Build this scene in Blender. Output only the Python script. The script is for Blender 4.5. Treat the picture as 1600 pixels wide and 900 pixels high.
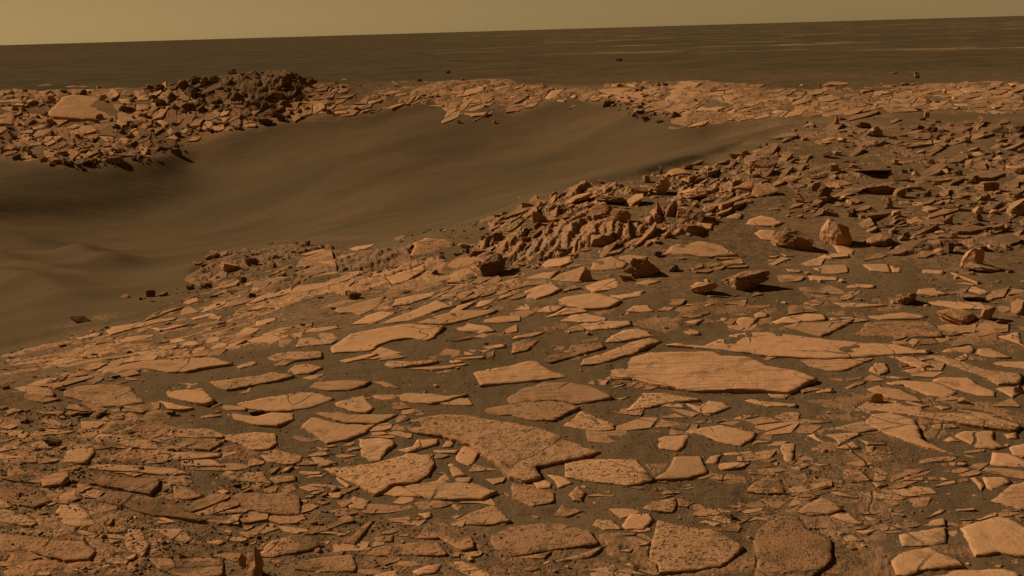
import bpy, bmesh, math, random
import numpy as np
from mathutils import Vector, Matrix
from mathutils.geometry import delaunay_2d_cdt

# ------------------------------------------------------------------ camera, sky, sun, exposure
SC = bpy.context.scene
for o in list(bpy.data.objects): bpy.data.objects.remove(o)
COL = SC.collection
FPX, CAM_Z = 1386.0, 1.5
PITCH, ROLL = math.radians(16.19), math.radians(1.647)
fw = np.array([0, math.cos(PITCH), -math.sin(PITCH)])
up0 = np.array([0, math.sin(PITCH), math.cos(PITCH)]); rt0 = np.array([1.0, 0, 0])
rt = rt0 * math.cos(ROLL) - up0 * math.sin(ROLL)
up = up0 * math.cos(ROLL) + rt0 * math.sin(ROLL)
CAM = np.array([0, 0, CAM_Z])
cam_d = bpy.data.cameras.new('camera'); cam = bpy.data.objects.new('camera', cam_d); COL.objects.link(cam)
cam_d.sensor_width = 36; cam_d.lens = FPX / 1600 * 36; cam_d.clip_start = 0.05; cam_d.clip_end = 30000
cam.matrix_world = Matrix(((rt[0], up[0], -fw[0], 0), (rt[1], up[1], -fw[1], 0), (rt[2], up[2], -fw[2], CAM_Z), (0, 0, 0, 1)))
SC.camera = cam

SUN_AZ, SUN_EL = math.radians(-64), math.radians(34)      # azimuth from +Y, negative = left of the view
to_sun = Vector((math.sin(SUN_AZ) * math.cos(SUN_EL), math.cos(SUN_AZ) * math.cos(SUN_EL), math.sin(SUN_EL)))
sun_d = bpy.data.lights.new('sun', 'SUN'); sun = bpy.data.objects.new('sun', sun_d); COL.objects.link(sun)
sun_d.energy = 5.0; sun_d.angle = math.radians(0.5); sun_d.color = (1.0, 0.87, 0.70)
sun.rotation_euler = to_sun.to_track_quat('Z', 'Y').to_euler(); sun.location = (-20, 20, 20)

W = bpy.data.worlds.new('World'); SC.world = W; W.use_nodes = True
nt = W.node_tree; nt.nodes.clear()
sky = nt.nodes.new('ShaderNodeTexSky'); sky.sky_type = 'NISHITA'; sky.sun_disc = False
sky.sun_elevation = SUN_EL; sky.sun_rotation = SUN_AZ
sky.air_density = 1.0; sky.dust_density = 0.1; sky.ozone_density = 0.0
bw = nt.nodes.new('ShaderNodeRGBToBW')
tint = nt.nodes.new('ShaderNodeMix'); tint.data_type = 'RGBA'; tint.blend_type = 'MULTIPLY'; tint.inputs[0].default_value = 1
tint.inputs[7].default_value = (0.70, 0.466, 0.190, 1)      # dusty butterscotch air
bg = nt.nodes.new('ShaderNodeBackground'); bg.inputs[1].default_value = 0.05
wo = nt.nodes.new('ShaderNodeOutputWorld')
nt.links.new(sky.outputs[0], bw.inputs[0]); nt.links.new(bw.outputs[0], tint.inputs[6])
nt.links.new(tint.outputs[2], bg.inputs[0]); nt.links.new(bg.outputs[0], wo.inputs[0])
SC.view_settings.view_transform = 'Standard'; SC.view_settings.look = 'None'
SC.view_settings.exposure = 0.0; SC.view_settings.gamma = 1.0; SC.view_settings.use_curve_mapping = False
SC.render.engine = 'CYCLES'; SC.cycles.max_bounces = 4; SC.cycles.diffuse_bounces = 2

# ------------------------------------------------------------------ numeric helpers
RNG = np.random.default_rng(7)
def _hash(i, j, k):
    h = (i.astype(np.int64) * 374761393 + j.astype(np.int64) * 668265263 + k.astype(np.int64) * 2147483647) & 0xffffffff
    h = ((h ^ (h >> 13)) * 1274126177) & 0xffffffff
    h = ((h ^ (h >> 16)) * 2246822519) & 0xffffffff
    return ((h ^ (h >> 15)) & 0xffffff) / float(0xffffff) * 2 - 1
def vnoise(x, y, z):
    xi, yi, zi = np.floor(x), np.floor(y), np.floor(z)
    fx, fy, fz = x - xi, y - yi, z - zi
    fx, fy, fz = [f * f * (3 - 2 * f) for f in (fx, fy, fz)]
    r = 0
    for a in (0, 1):
        for b in (0, 1):
            for c in (0, 1):
                w = (fx if a else 1 - fx) * (fy if b else 1 - fy) * (fz if c else 1 - fz)
                r = r + w * _hash(xi + a, yi + b, zi + c)
    return r
def fbm(x, y, z=0.0, o=4, gain=0.5):
    x = np.asarray(x, float); y = np.asarray(y, float); z = np.zeros_like(x) + z
    r, a, f = 0, 1, 1
    for i in range(o):
        r = r + a * vnoise(x * f + 17.3 * i, y * f + 5.1 * i, z * f + 9.7 * i); a *= gain; f *= 2.03
    return r
def sstep(a, b, x):
    t = np.clip((x - a) / (b - a), 0, 1); return t * t * (3 - 2 * t)
def rays(px, py):                      # viewing directions of photograph points
    px = np.asarray(px, float); py = np.asarray(py, float)
    u, v = (px - 800) / FPX, (450 - py) / FPX
    return fw[None] + u[:, None] * rt[None] + v[:, None] * up[None]
def project(P):
    d = P - CAM; f = d @ fw; f = np.where(f < 1e-3, 1e-3, f)
    return 800 + FPX * (d @ rt) / f, 450 - FPX * (d @ up) / f
def pt(px, py, z):                     # world point at height z seen at a photograph point
    d = rays([px], [py])[0]; t = (z - CAM_Z) / d[2]; return CAM + t * d
def pd(px, py, dist):                  # world point at horizontal distance dist
    d = rays([px], [py])[0]; t = dist / math.hypot(d[0], d[1]); return CAM + t * d
def inpoly(x, y, poly):
    c = np.zeros(np.shape(x), bool); n = len(poly)
    for i in range(n):
        x0, y0 = poly[i]; x1, y1 = poly[(i + 1) % n]
        if y0 == y1: continue
        c ^= ((y0 > y) != (y1 > y)) & (x < (x1 - x0) * (y - y0) / (y1 - y0) + x0)
    return c

# ------------------------------------------------------------------ lie of the land
CP = []
def c(px, py, z): CP.append(pt(px, py, z))
def e(px, py, d): CP.append(pd(px, py, d))
def cw(x, y, z): CP.append(np.array([x, y, z], float))
# flat rock pavement in the foreground
for px in (-100, 200, 500, 800, 1100, 1400, 1700):
    for py in (960, 850, 720, 600): c(px, py, 0)
for px in (600, 900, 1200, 1500, 1700): c(px, 500, 0.0)
c(350, 540, -0.07); c(100, 575, -0.12); c(-100, 590, -0.18); c(0, 540, -0.36); c(200, 502, -0.38); c(350, 468, -0.30); c(450, 440, -0.22)
c(1600, 420, 0.0); c(1400, 420, 0.02); c(1200, 430, 0.0); c(1000, 420, 0.04); c(800, 440, -0.02); c(620, 440, -0.12)
# right field and the near rim crest
c(1500, 330, 0.04); c(1300, 330, 0.08); c(1600, 260, 0.05); c(1400, 250, 0.10); c(1250, 270, 0.16); c(1600, 200, 0.03); c(1400, 200, 0.06)
c(1100, 330, 0.14); c(1100, 268, 0.21); c(1000, 285, 0.20); c(1180, 232, 0.20); c(1245, 192, 0.14)
c(900, 303, 0.14); c(820, 322, 0.08); c(720, 352, -0.06); c(640, 378, -0.20); c(900, 360, 0.08); c(1000, 350, 0.14); c(750, 400, -0.05)
c(520, 395, -0.42); c(430, 388, -0.45); c(330, 410, -0.62); c(300, 440, -0.55); c(250, 462, -0.6)
# crater bowl
c(640, 362, -0.55); e(560, 350, 12.5); e(400, 350, 16.0); e(300, 385, 14.0); e(250, 430, 10.8); e(150, 470, 8.8); e(50, 500, 7.2); e(0, 420, 12.8)
e(100, 400, 14.4); e(100, 330, 18.2); e(0, 300, 18.8); e(0, 360, 17.4); e(250, 320, 18.4); e(300, 260, 20.6); e(420, 250, 19.2); e(500, 300, 16.6); e(620, 280, 16.0)
c(700, 320, -1.1); c(800, 285, -0.95); c(880, 268, -0.85); c(960, 246, -0.7); c(900, 215, -0.55); c(1060, 235, -0.52); c(1120, 210, -0.33); c(1190, 195, -0.16)
c(780, 215, -0.65); e(700, 200, 19.6); e(560, 200, 20.2); e(600, 240, 18.0); e(450, 205, 20.4)
# far rim
e(640, 166, 21.6); c(740, 178, -0.28); c(860, 158, -0.12); c(960, 170, -0.16); c(1080, 195, -0.2); c(1150, 188, -0.14)
e(250, 245, 20.4); e(150, 256, 20.2); e(50, 240, 21.6); e(350, 212, 21.0); e(50, 190, 24.3); e(150, 180, 24.2); e(300, 180, 22.9); e(430, 180, 21.9); e(-100, 200, 24.5); e(-100, 260, 22)
for px, py, z in ((-60, 140, .16), (30, 139, .18), (150, 139, .22), (230, 136, .26), (320, 123, .50), (400, 114, .64), (460, 119, .54), (540, 126, .32), (640, 129, .2), (760, 125, .26), (850, 126, .2),
                  (900, 131, .08), (1020, 128, .18), (1100, 127, .22), (1200, 133, .1), (1300, 139, .04), (1450, 136, .05), (1600, 129, .07), (1750, 127, .05)):
    c(px, py, z); q = CP[-1]; k = 1 + 1.6 / math.hypot(q[0], q[1]); cw(q[0] * k, q[1] * k, z * .55 - .04); k = 1 + 4.5 / math.hypot(q[0], q[1]); cw(q[0] * k, q[1] * k, -.02)
c(1150, 160, 0.03); c(1300, 165, 0.0); c(1450, 165, 0.0); c(1600, 160, 0.0)
# off the picture
for x, y, z in ((-9, 3, -.2), (-9, 7, -.35), (-12, 11, -.25), (-15, 14, .1), (-15.5, 19, .2), (-19, 24, .1), (-18, 9, 0), (-12, 3, 0), (8, 3, 0), (14, 8, 0), (20, 16, 0), (4, -4, 0), (-4, -4, 0),
                (0, -8, 0), (-14, 34, 0), (-4, 36, 0), (6, 36, 0), (16, 34, 0), (24, 28, 0), (-24, 30, 0)): cw(x, y, z)
CP = np.array(CP)
def tps(r2): return np.where(r2 > 1e-9, r2 * np.log(np.maximum(r2, 1e-9)) * 0.5, 0)
_n = len(CP); _d = ((CP[:, None, :2] - CP[None, :, :2]) ** 2).sum(2)
_A = np.zeros((_n + 3, _n + 3)); _A[:_n, :_n] = tps(_d) + np.eye(_n) * 0.10
_A[:_n, _n] = 1; _A[:_n, _n + 1:] = CP[:, :2]; _A[_n:, :_n] = _A[:_n, _n:].T
_w = np.linalg.solve(_A, np.concatenate([CP[:, 2], np.zeros(3)]))
def tps_eval(x, y):
    z = _w[_n] + _w[_n + 1] * x + _w[_n + 2] * y
    for i in range(_n): z = z + _w[i] * tps((x - CP[i, 0]) ** 2 + (y - CP[i, 1]) ** 2)
    return z

TH = np.radians(np.concatenate([np.arange(-180, -60, 4.0), np.arange(-60, -37, 0.6), np.arange(-37, 37, 0.14), np.arange(37, 60, 0.6), np.arange(60, 180.01, 4.0)]))
RR = np.concatenate([np.geomspace(0.25, 34, 620), np.geomspace(34.6, 9000, 70)])
GR, GT = np.meshgrid(RR, TH, indexing='ij')
GX, GY = GR * np.sin(GT), GR * np.cos(GT)
_in = GR < 40
H = np.zeros_like(GR)
_k = 1 - sstep(27, 38, GR[_in])
H[_in] = tps_eval(GX[_in], GY[_in]) * _k
LR = np.log(RR)
def Hxy(x, y):
    x = np.asarray(x, float); y = np.asarray(y, float)
    r = np.maximum(np.hypot(x, y), RR[0]); t = np.arctan2(x, y)
    i = np.clip(np.interp(np.log(r), LR, np.arange(len(RR))), 0, len(RR) - 1.001); j = np.clip(np.interp(t, TH, np.arange(len(TH))), 0, len(TH) - 1.001)
    a, b = i.astype(int), j.astype(int); fa, fb = i - a, j - b
    return (H[a, b] * (1 - fa) + H[a + 1, b] * fa) * (1 - fb) + (H[a, b + 1] * (1 - fa) + H[a + 1, b + 1] * fa) * fb
def ground(px, py):                    # first point of the land along the lines of sight
    d = rays(px, py); hl = np.hypot(d[:, 0], d[:, 1]); sl = d[:, 2] / hl; az = np.arctan2(d[:, 0], d[:, 1])
    out = np.zeros((len(d), 3))
    for q in range(len(d)):
        j = np.clip(np.interp(az[q], TH, np.arange(len(TH))), 0, len(TH) - 1.001); b = int(j); f = j - b
        h = H[:, b] * (1 - f) + H[:, b + 1] * f
        g = CAM_Z + RR * sl[q] - h
        k = np.argmax(g < 0) if (g < 0).any() else len(RR) - 1
        k = max(k, 1); s = g[k - 1] / (g[k - 1] - g[k] + 1e-12); r = RR[k - 1] + s * (RR[k] - RR[k - 1])
        out[q] = (r * math.sin(az[q]), r * math.cos(az[q]), CAM_Z + r * sl[q])
    return out
def seg_dist(x, y, line):              # unsigned distance, signed side and position along a polyline
    best = np.full(x.shape, 1e9); side = np.zeros(x.shape); along = np.zeros(x.shape)
    L = 0; n = len(line) - 1
    for i in range(n):
        a, b = line[i], line[i + 1]; ab = b - a; l2 = ab @ ab
        t = np.clip(((x - a[0]) * ab[0] + (y - a[1]) * ab[1]) / l2, 0, 1)
        dx, dy = x - a[0] - t * ab[0], y - a[1] - t * ab[1]; d = np.hypot(dx, dy)
        s = np.sign(ab[0] * (y - a[1]) - ab[1] * (x - a[0])); m = d < best
        best = np.where(m, d, best); side = np.where(m, s, side); along = np.where(m, (i + t) / n, along)
    return best, side, along
# long swells of the sand in the bowl, low drifts and fine roughness of the soil
gpx, gpy = project(np.stack([GX.ravel(), GY.ravel(), H.ravel()], 1)); gpx = gpx.reshape(GR.shape); gpy = gpy.reshape(GR.shape)
front = GY > 0.3
NEAR_EDGE = [(-400, 560), (0, 540), (200, 500), (350, 462), (300, 430), (330, 395), (440, 376), (560, 382), (640, 372), (720, 350), (820, 312), (1000, 276), (1120, 240), (1200, 205), (1250, 190),
             (1330, 176), (1600, 176), (2200, 190), (2200, 4000), (-2000, 4000)]
near_mask = inpoly(gpx, gpy, NEAR_EDGE) & front
BOWL = [(-300, 262), (0, 250), (130, 262), (230, 250), (330, 215), (430, 192), (560, 182), (660, 160), (740, 152), (800, 175), (880, 152), (960, 166), (1080, 197), (1200, 187), (1250, 190), (1200, 205), (1120, 240),
        (1000, 276), (820, 312), (640, 372), (440, 376), (330, 395), (300, 430), (350, 462), (200, 500), (0, 540), (-400, 560)]
bowl_mask = inpoly(gpx, gpy, BOWL) & front & _in
# low curved sand ridges on the crater floor
for pts, A, wid in (([(-90, 425), (0, 450), (35, 462), (75, 474), (120, 482), (165, 486)], 0.20, 0.42),
                    ([(-60, 395), (0, 412), (60, 430), (130, 445), (190, 452)], 0.15, 0.45),
                    ([(110, 396), (140, 409), (180, 417), (225, 422)], 0.18, 0.40),
                    ([(-60, 352), (0, 374), (40, 388), (85, 398)], 0.14, 0.55)):
    g = ground([p[0] for p in pts], [p[1] for p in pts])[:, :2]
    d, s, al = seg_dist(GX[_in], GY[_in], g)
    H[_in] += A * sstep(0, .2, al) * (1 - sstep(.6, 1, al)) * np.exp(-(d / wid) ** 1.5)
ca, sa = math.cos(math.radians(38)), math.sin(math.radians(38))
ax, ay = GX * ca + GY * sa, -GX * sa + GY * ca
sw = fbm(ax * 0.10, ay * 0.50, 2.0, 3)
_b = bowl_mask.astype(float)
for _ in range(8):
    _b[1:-1, 1:-1] = (_b[1:-1, 1:-1] * 2 + _b[:-2, 1:-1] + _b[2:, 1:-1] + _b[1:-1, :-2] + _b[1:-1, 2:]) / 6
H += _b * 0.085 * sw + _b * 0.010 * fbm(GX * 1.3, GY * 1.3, 4, 3)
sp = np.clip(GR * 0.012, 0.003, 5)      # grid pitch: no relief finer than it
lo = fbm(GX * 1.1, GY * 1.1, 1.0, 3)
mi = fbm(GX * 5.0, GY * 5.0, 3.0, 3); hi = fbm(GX * 28, GY * 28, 8.0, 3)
nm = near_mask.astype(float)
for _ in range(6):
    nm[1:-1, 1:-1] = (nm[1:-1, 1:-1] * 2 + nm[:-2, 1:-1] + nm[2:, 1:-1] + nm[1:-1, :-2] + nm[1:-1, 2:]) / 6
H += nm * (0.018 * lo + 0.006 * mi * (GR < 12) + 0.0022 * hi * (GR < 6))
rim = (_in & front & (~near_mask) & (~bowl_mask) & (GR > 13) & (GR < 34)).astype(float)
for _ in range(8):
    rim[1:-1, 1:-1] = (rim[1:-1, 1:-1] * 2 + rim[:-2, 1:-1] + rim[2:, 1:-1] + rim[1:-1, :-2] + rim[1:-1, 2:]) / 6
H += rim * (0.022 * lo + 0.012 * mi)
plain = np.where(GR > 26, 1.0, 0.0) * sstep(24, 40, GR)
H += plain * (0.022 * fbm(GX * 0.25, GY * 0.5, 6.0, 3) * np.exp(-GR / 300) * 1.2 + 0.22 * fbm(GX * 0.012, GY * 0.03, 7.0, 3) * np.exp(-((GR - 300) / 600) ** 2) * sstep(60, 200, GR))
gpx, gpy = project(np.stack([GX.ravel(), GY.ravel(), H.ravel()], 1)); gpx = gpx.reshape(GR.shape); gpy = gpy.reshape(GR.shape)

# ------------------------------------------------------------------ materials
def newmat(name):
    m = bpy.data.materials.new(name); m.use_nodes = True; n = m.node_tree; n.nodes.clear()
    o = n.nodes.new('ShaderNodeOutputMaterial'); b = n.nodes.new('ShaderNodeBsdfPrincipled')
    b.inputs['Roughness'].default_value = 0.95; b.inputs['Specular IOR Level'].default_value = 0.0
    n.links.new(b.outputs[0], o.inputs[0]); return m, n, b
class NB:
    def __init__(s, n): s.n = n; s.L = n.links.new
    def new(s, t): return s.n.nodes.new(t)
    def pos(s, scale=(1, 1, 1), rot=0):
        g = s.new('ShaderNodeNewGeometry'); m = s.new('ShaderNodeMapping'); m.inputs['Scale'].default_value = scale; m.inputs['Rotation'].default_value = (0, 0, rot)
        s.L(g.outputs['Position'], m.inputs[0]); return m.outputs[0]
    def noise(s, v, scale, detail=4, rough=0.55, dist=0.0):
        t = s.new('ShaderNodeTexNoise'); t.inputs['Scale'].default_value = scale; t.inputs['Detail'].default_value = detail; t.inputs['Roughness'].default_value = rough
        t.inputs['Distortion'].default_value = dist; s.L(v, t.inputs['Vector']); return t.outputs['Fac']
    def ramp(s, f, stops):
        r = s.new('ShaderNodeValToRGB'); e = r.color_ramp.elements
        while len(e) > 1: e.remove(e[-1])
        for i, (p, col) in enumerate(stops):
            el = e[0] if i == 0 else e.new(p); el.position = p; el.color = (*col, 1) if len(col) == 3 else col
        s.L(f, r.inputs[0]); return r.outputs[0]
    def smooth(s, f, a, b):
        m = s.new('ShaderNodeMapRange'); m.interpolation_type = 'SMOOTHSTEP'; m.inputs[1].default_value = a; m.inputs[2].default_value = b; s.L(f, m.inputs[0]); return m.outputs[0]
    def math(s, op, a, b=None):
        m = s.new('ShaderNodeMath'); m.operation = op
        for i, q in enumerate((a, b)):
            if q is None: continue
            if isinstance(q, (int, float)): m.inputs[i].default_value = q
            else: s.L(q, m.inputs[i])
        return m.outputs[0]
    def mix(s, f, a, b, mode='MIX'):
        m = s.new('ShaderNodeMix'); m.data_type = 'RGBA'; m.blend_type = mode
        for i, q in ((0, f), (6, a), (7, b)):
            if isinstance(q, (int, float)): m.inputs[i].default_value = q
            elif isinstance(q, tuple): m.inputs[i].default_value = (*q, 1)
            else: s.L(q, m.inputs[i])
        return m.outputs[2]
    def bump(s, h, strength, dist, prev=None):
        b = s.new('ShaderNodeBump'); b.inputs['Strength'].default_value = strength; b.inputs['Distance'].default_value = dist; s.L(h, b.inputs['Height'])
        if prev is not None: s.L(prev, b.inputs['Normal'])
        return b.outputs[0]
    def attr(s, name):
        a = s.new('ShaderNodeAttribute'); a.attribute_name = name; return a.outputs['Fac']

SAND_A, SAND_B, SAND_G = (0.099, 0.060, 0.0285), (0.122, 0.069, 0.031), (0.084, 0.057, 0.029)
ROCK_A, ROCK_B, ROCK_R, ROCK_D = (0.455, 0.232, 0.100), (0.40, 0.196, 0.082), (0.36, 0.166, 0.071), (0.27, 0.138, 0.062)

def soil_material():
    m, n, b = newmat('soil'); s = NB(n); p = s.pos()
    big = s.noise(p, 0.55, 4); med = s.noise(p, 6, 5, .6); fin = s.noise(p, 70, 4, .7); gra = s.noise(p, 300, 2, .7)
    col = s.mix(s.smooth(big, .38, .66), SAND_A, SAND_B)
    col = s.mix(s.math('MULTIPLY', s.smooth(med, .3, .75), 0.35), col, SAND_G)
    stk = s.noise(s.pos((0.16, 0.9, 0.5), -0.66), 1.0, 4, .6)
    col = s.mix(s.math('MULTIPLY', s.smooth(stk, .40, .68), .38), col, (0.072, 0.052, 0.024))
    # plain: bands of redder and greener dust, pale bedrock patches
    pb = s.noise(s.pos((0.02, 0.022, 0.03)), 1.0, 5, .65)
    pcol = s.mix(s.smooth(pb, .40, .60), (0.066, 0.048, 0.023), (0.092, 0.055, 0.025))
    pcol = s.mix(s.math('MULTIPLY', s.smooth(s.noise(s.pos((0.33, 0.33, 0.3)), 1, 6, .7), .42, .66), .7), pcol, (0.046, 0.034, 0.016))
    pcol = s.mix(s.math('MULTIPLY', s.smooth(s.noise(s.pos((.5, .8, .5)), 1, 6, .7), .45, .62), .5), pcol, (0.110, 0.068, 0.032))
    col = s.mix(s.attr('plain'), col, pcol)
    pale = s.math('MULTIPLY', s.smooth(s.noise(s.pos((0.07, 0.12, 0.1), .15), 1, 8, .76), .545, .60), s.attr('pale'))
    col = s.mix(pale, col, (0.215, 0.130, 0.060))
    deb = s.math('MULTIPLY', s.attr('debris'), s.smooth(s.noise(p, 22, 5, .72), .44, .58))
    col = s.mix(s.math('MULTIPLY', deb, .8), col, (0.28, 0.145, 0.063))
    red = s.math('MULTIPLY', s.smooth(s.noise(p, 1.7, 3), .5, .68), s.attr('debris'))
    col = s.mix(s.math('MULTIPLY', red, .5), col, (0.21, 0.095, 0.038))
    col = s.mix(s.math('MULTIPLY', s.attr('grain'), .45), col, (0.168, 0.099, 0.046))
    speck = s.math('MULTIPLY', s.smooth(s.noise(p, 120, 3, .65), .55, .68), s.attr('grain'))
    col = s.mix(s.math('MULTIPLY', speck, .6), col, (0.05, 0.034, 0.022))
    speck2 = s.math('MULTIPLY', s.smooth(s.noise(p, 150, 2, .6), .60, .70), s.attr('grain'))
    col = s.mix(s.math('MULTIPLY', speck2, .45), col, (0.24, 0.135, 0.065))
    s.L(col, b.inputs['Base Color'])
    h = s.math('MULTIPLY', s.math('ADD', s.math('MULTIPLY', fin, .6), s.math('MULTIPLY', gra, .4)), s.attr('grain'))
    nb = s.bump(h, .8, .010)
    nb = s.bump(s.math('MULTIPLY', med, s.attr('debris')), .5, .03, nb)
    nb = s.bump(s.noise(s.pos((1.0, 6.0, 3.0), -0.5), 1.0, 4, .6), .45, .045, nb)      # wind ripples
    s.L(nb, b.inputs['Normal']); return m

def rock_material(name, a, bcol, pits=0.3, layers=0.2, sand=0.3, rough=0.5, ang=0.35, red=None, dk=None):
    red = red or ROCK_R; dk = dk or ROCK_D
    m, n, b = newmat(name); s = NB(n); p = s.pos()
    oi = s.new('ShaderNodeNewGeometry')
    big = s.noise(p, 2.2, 4, .55); med = s.noise(p, 14, 5, .62); fin = s.noise(p, 90, 4, .7)
    col = s.mix(s.smooth(big, .35, .68), a, bcol)
    col = s.mix(s.math('MULTIPLY', s.smooth(s.noise(p, .9, 3), .52, .72), .55), col, red)
    col = s.mix(s.math('MULTIPLY', s.math('POWER', oi.outputs['Random Per Island'], 2.0), .45), col, red)
    col = s.mix(s.math('MULTIPLY', s.smooth(s.noise(p, 1.3, 4), .5, .66), .45), col, tuple(v * w_ for v, w_ in zip(a, (.82, .90, 1.02))))
    val = s.new('ShaderNodeMapRange'); val.inputs[3].default_value = .68; val.inputs[4].default_value = 1.12; s.L(oi.outputs['Random Per Island'], val.inputs[0])
    hs = s.new('ShaderNodeHueSaturation'); s.L(col, hs.inputs['Color']); s.L(val.outputs[0], hs.inputs['Value']); col = hs.outputs[0]
    col = s.mix(s.math('MULTIPLY', s.smooth(med, .42, .70), .26), col, dk)
    # thin sand lying in hollows and along bedding cracks
    sm = s.smooth(s.noise(p, 5.5, 6, .70), .60 - .10 * sand, .66 - .06 * sand)
    col = s.mix(s.math('MULTIPLY', sm, min(1, .35 + .5 * sand)), col, SAND_B)
    ly = s.noise(s.pos((3.0, 26, 26), ang), 1.6, 3, .5, .6)
    lm = s.smooth(ly, .56, .62)
    col = s.mix(s.math('MULTIPLY', lm, .40 * layers), col, SAND_B)
    # joints filled with sand
    cw_ = s.new('ShaderNodeMix'); cw_.data_type = 'RGBA'; cw_.blend_type = 'ADD'; cw_.inputs[0].default_value = .25
    cn = s.new('ShaderNodeTexNoise'); cn.inputs['Scale'].default_value = 3.0; s.L(p, cn.inputs['Vector']); s.L(p, cw_.inputs[6]); s.L(cn.outputs['Color'], cw_.inputs[7])
    cv = s.new('ShaderNodeTexVoronoi'); cv.feature = 'DISTANCE_TO_EDGE'; cv.inputs['Scale'].default_value = 2.6; s.L(cw_.outputs[2], cv.inputs['Vector'])
    crk = s.math('MULTIPLY', s.math('SUBTRACT', 1.0, s.smooth(cv.outputs['Distance'], .004, .016)), s.smooth(s.noise(p, 1.6, 3), .46, .56))
    col = s.mix(s.math('MULTIPLY', crk, .8), col, SAND_B)
    nc = s.new('ShaderNodeTexNoise'); nc.inputs['Scale'].default_value = 55; nc.inputs['Detail'].default_value = 3; s.L(p, nc.inputs['Vector'])
    wob = s.new('ShaderNodeMix'); wob.data_type = 'RGBA'; wob.blend_type = 'ADD'; wob.inputs[0].default_value = .03
    s.L(s.pos((0.75, 1.2, 1.1), ang), wob.inputs[6]); s.L(nc.outputs['Color'], wob.inputs[7])
    pit = None
    for sc_, a_, b_ in ((30, .10, .36), (60, .14, .38), (105, .16, .38)):
        pv = s.new('ShaderNodeTexVoronoi'); pv.inputs['Scale'].default_value = sc_; s.L(wob.outputs[2], pv.inputs['Vector'])
        rnd = s.new('ShaderNodeSeparateColor'); s.L(pv.outputs['Color'], rnd.inputs[0])
        q = s.math('MULTIPLY', s.math('SUBTRACT', 1.0, s.smooth(pv.outputs['Distance'], a_, b_)), s.smooth(rnd.outputs[0], .72 - .55 * pits, .80 - .45 * pits))
        pit = q if pit is None else s.math('MAXIMUM', pit, q)
    pit = s.math('MULTIPLY', pit, s.smooth(s.noise(p, 7, 4, .6), .58 - .28 * pits, .70 - .26 * pits))
    col = s.mix(s.math('MULTIPLY', pit, min(1, .25 + .6 * pits)), col, (0.10, 0.058, 0.030))
    s.L(col, b.inputs['Base Color'])
    h = s.math('ADD', s.math('MULTIPLY', med, .8), s.math('MULTIPLY', fin, .35))
    nb = s.bump(h, .45 + .5 * rough, .014)
    nb = s.bump(s.math('MULTIPLY', ly, 1.0), .25 + .6 * layers, .010, nb)
    nb = s.bump(s.math('SUBTRACT', 1.0, crk), .6, .008, nb)
    nb = s.bump(s.math('SUBTRACT', 1.0, pit), .3 + .6 * pits, .006, nb)
    s.L(nb, b.inputs['Normal']); return m

MAT = {'soil': soil_material(),
       's': rock_material('smooth_bedrock', ROCK_A, ROCK_B, .15, .12, .12, .25),
       'p': rock_material('pitted_bedrock', ROCK_A, ROCK_B, .85, .15, .25, .5),
       'l': rock_material('layered_bedrock', ROCK_A, ROCK_B, .2, .9, .3, .5),
       'r': rock_material('rough_bedrock', (0.37, 0.182, 0.078), (0.31, 0.145, 0.060), .75, .45, .75, .9, red=(0.30, 0.132, 0.055), dk=(0.22, 0.112, 0.052)),
       'w': rock_material('dusty_bedrock', ROCK_B, ROCK_D, .35, .5, .9, .8, red=(0.34, 0.158, 0.066)),
       'g': rock_material('rubble_rock', (0.30, 0.160, 0.075), (0.24, 0.120, 0.055), .3, .5, .3, .9, red=(0.27, 0.122, 0.052), dk=(0.20, 0.105, 0.050)),
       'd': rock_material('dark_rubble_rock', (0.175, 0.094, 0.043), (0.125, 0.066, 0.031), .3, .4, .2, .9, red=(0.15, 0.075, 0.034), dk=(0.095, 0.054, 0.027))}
m, n, b = newmat('dark_pebble'); s_ = NB(n); s_.L(s_.ramp(s_.noise(s_.pos(), 30, 2), [(.3, (0.050, 0.034, 0.022)), (.7, (0.13, 0.075, 0.038))]), b.inputs['Base Color']); MAT['peb'] = m

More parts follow.
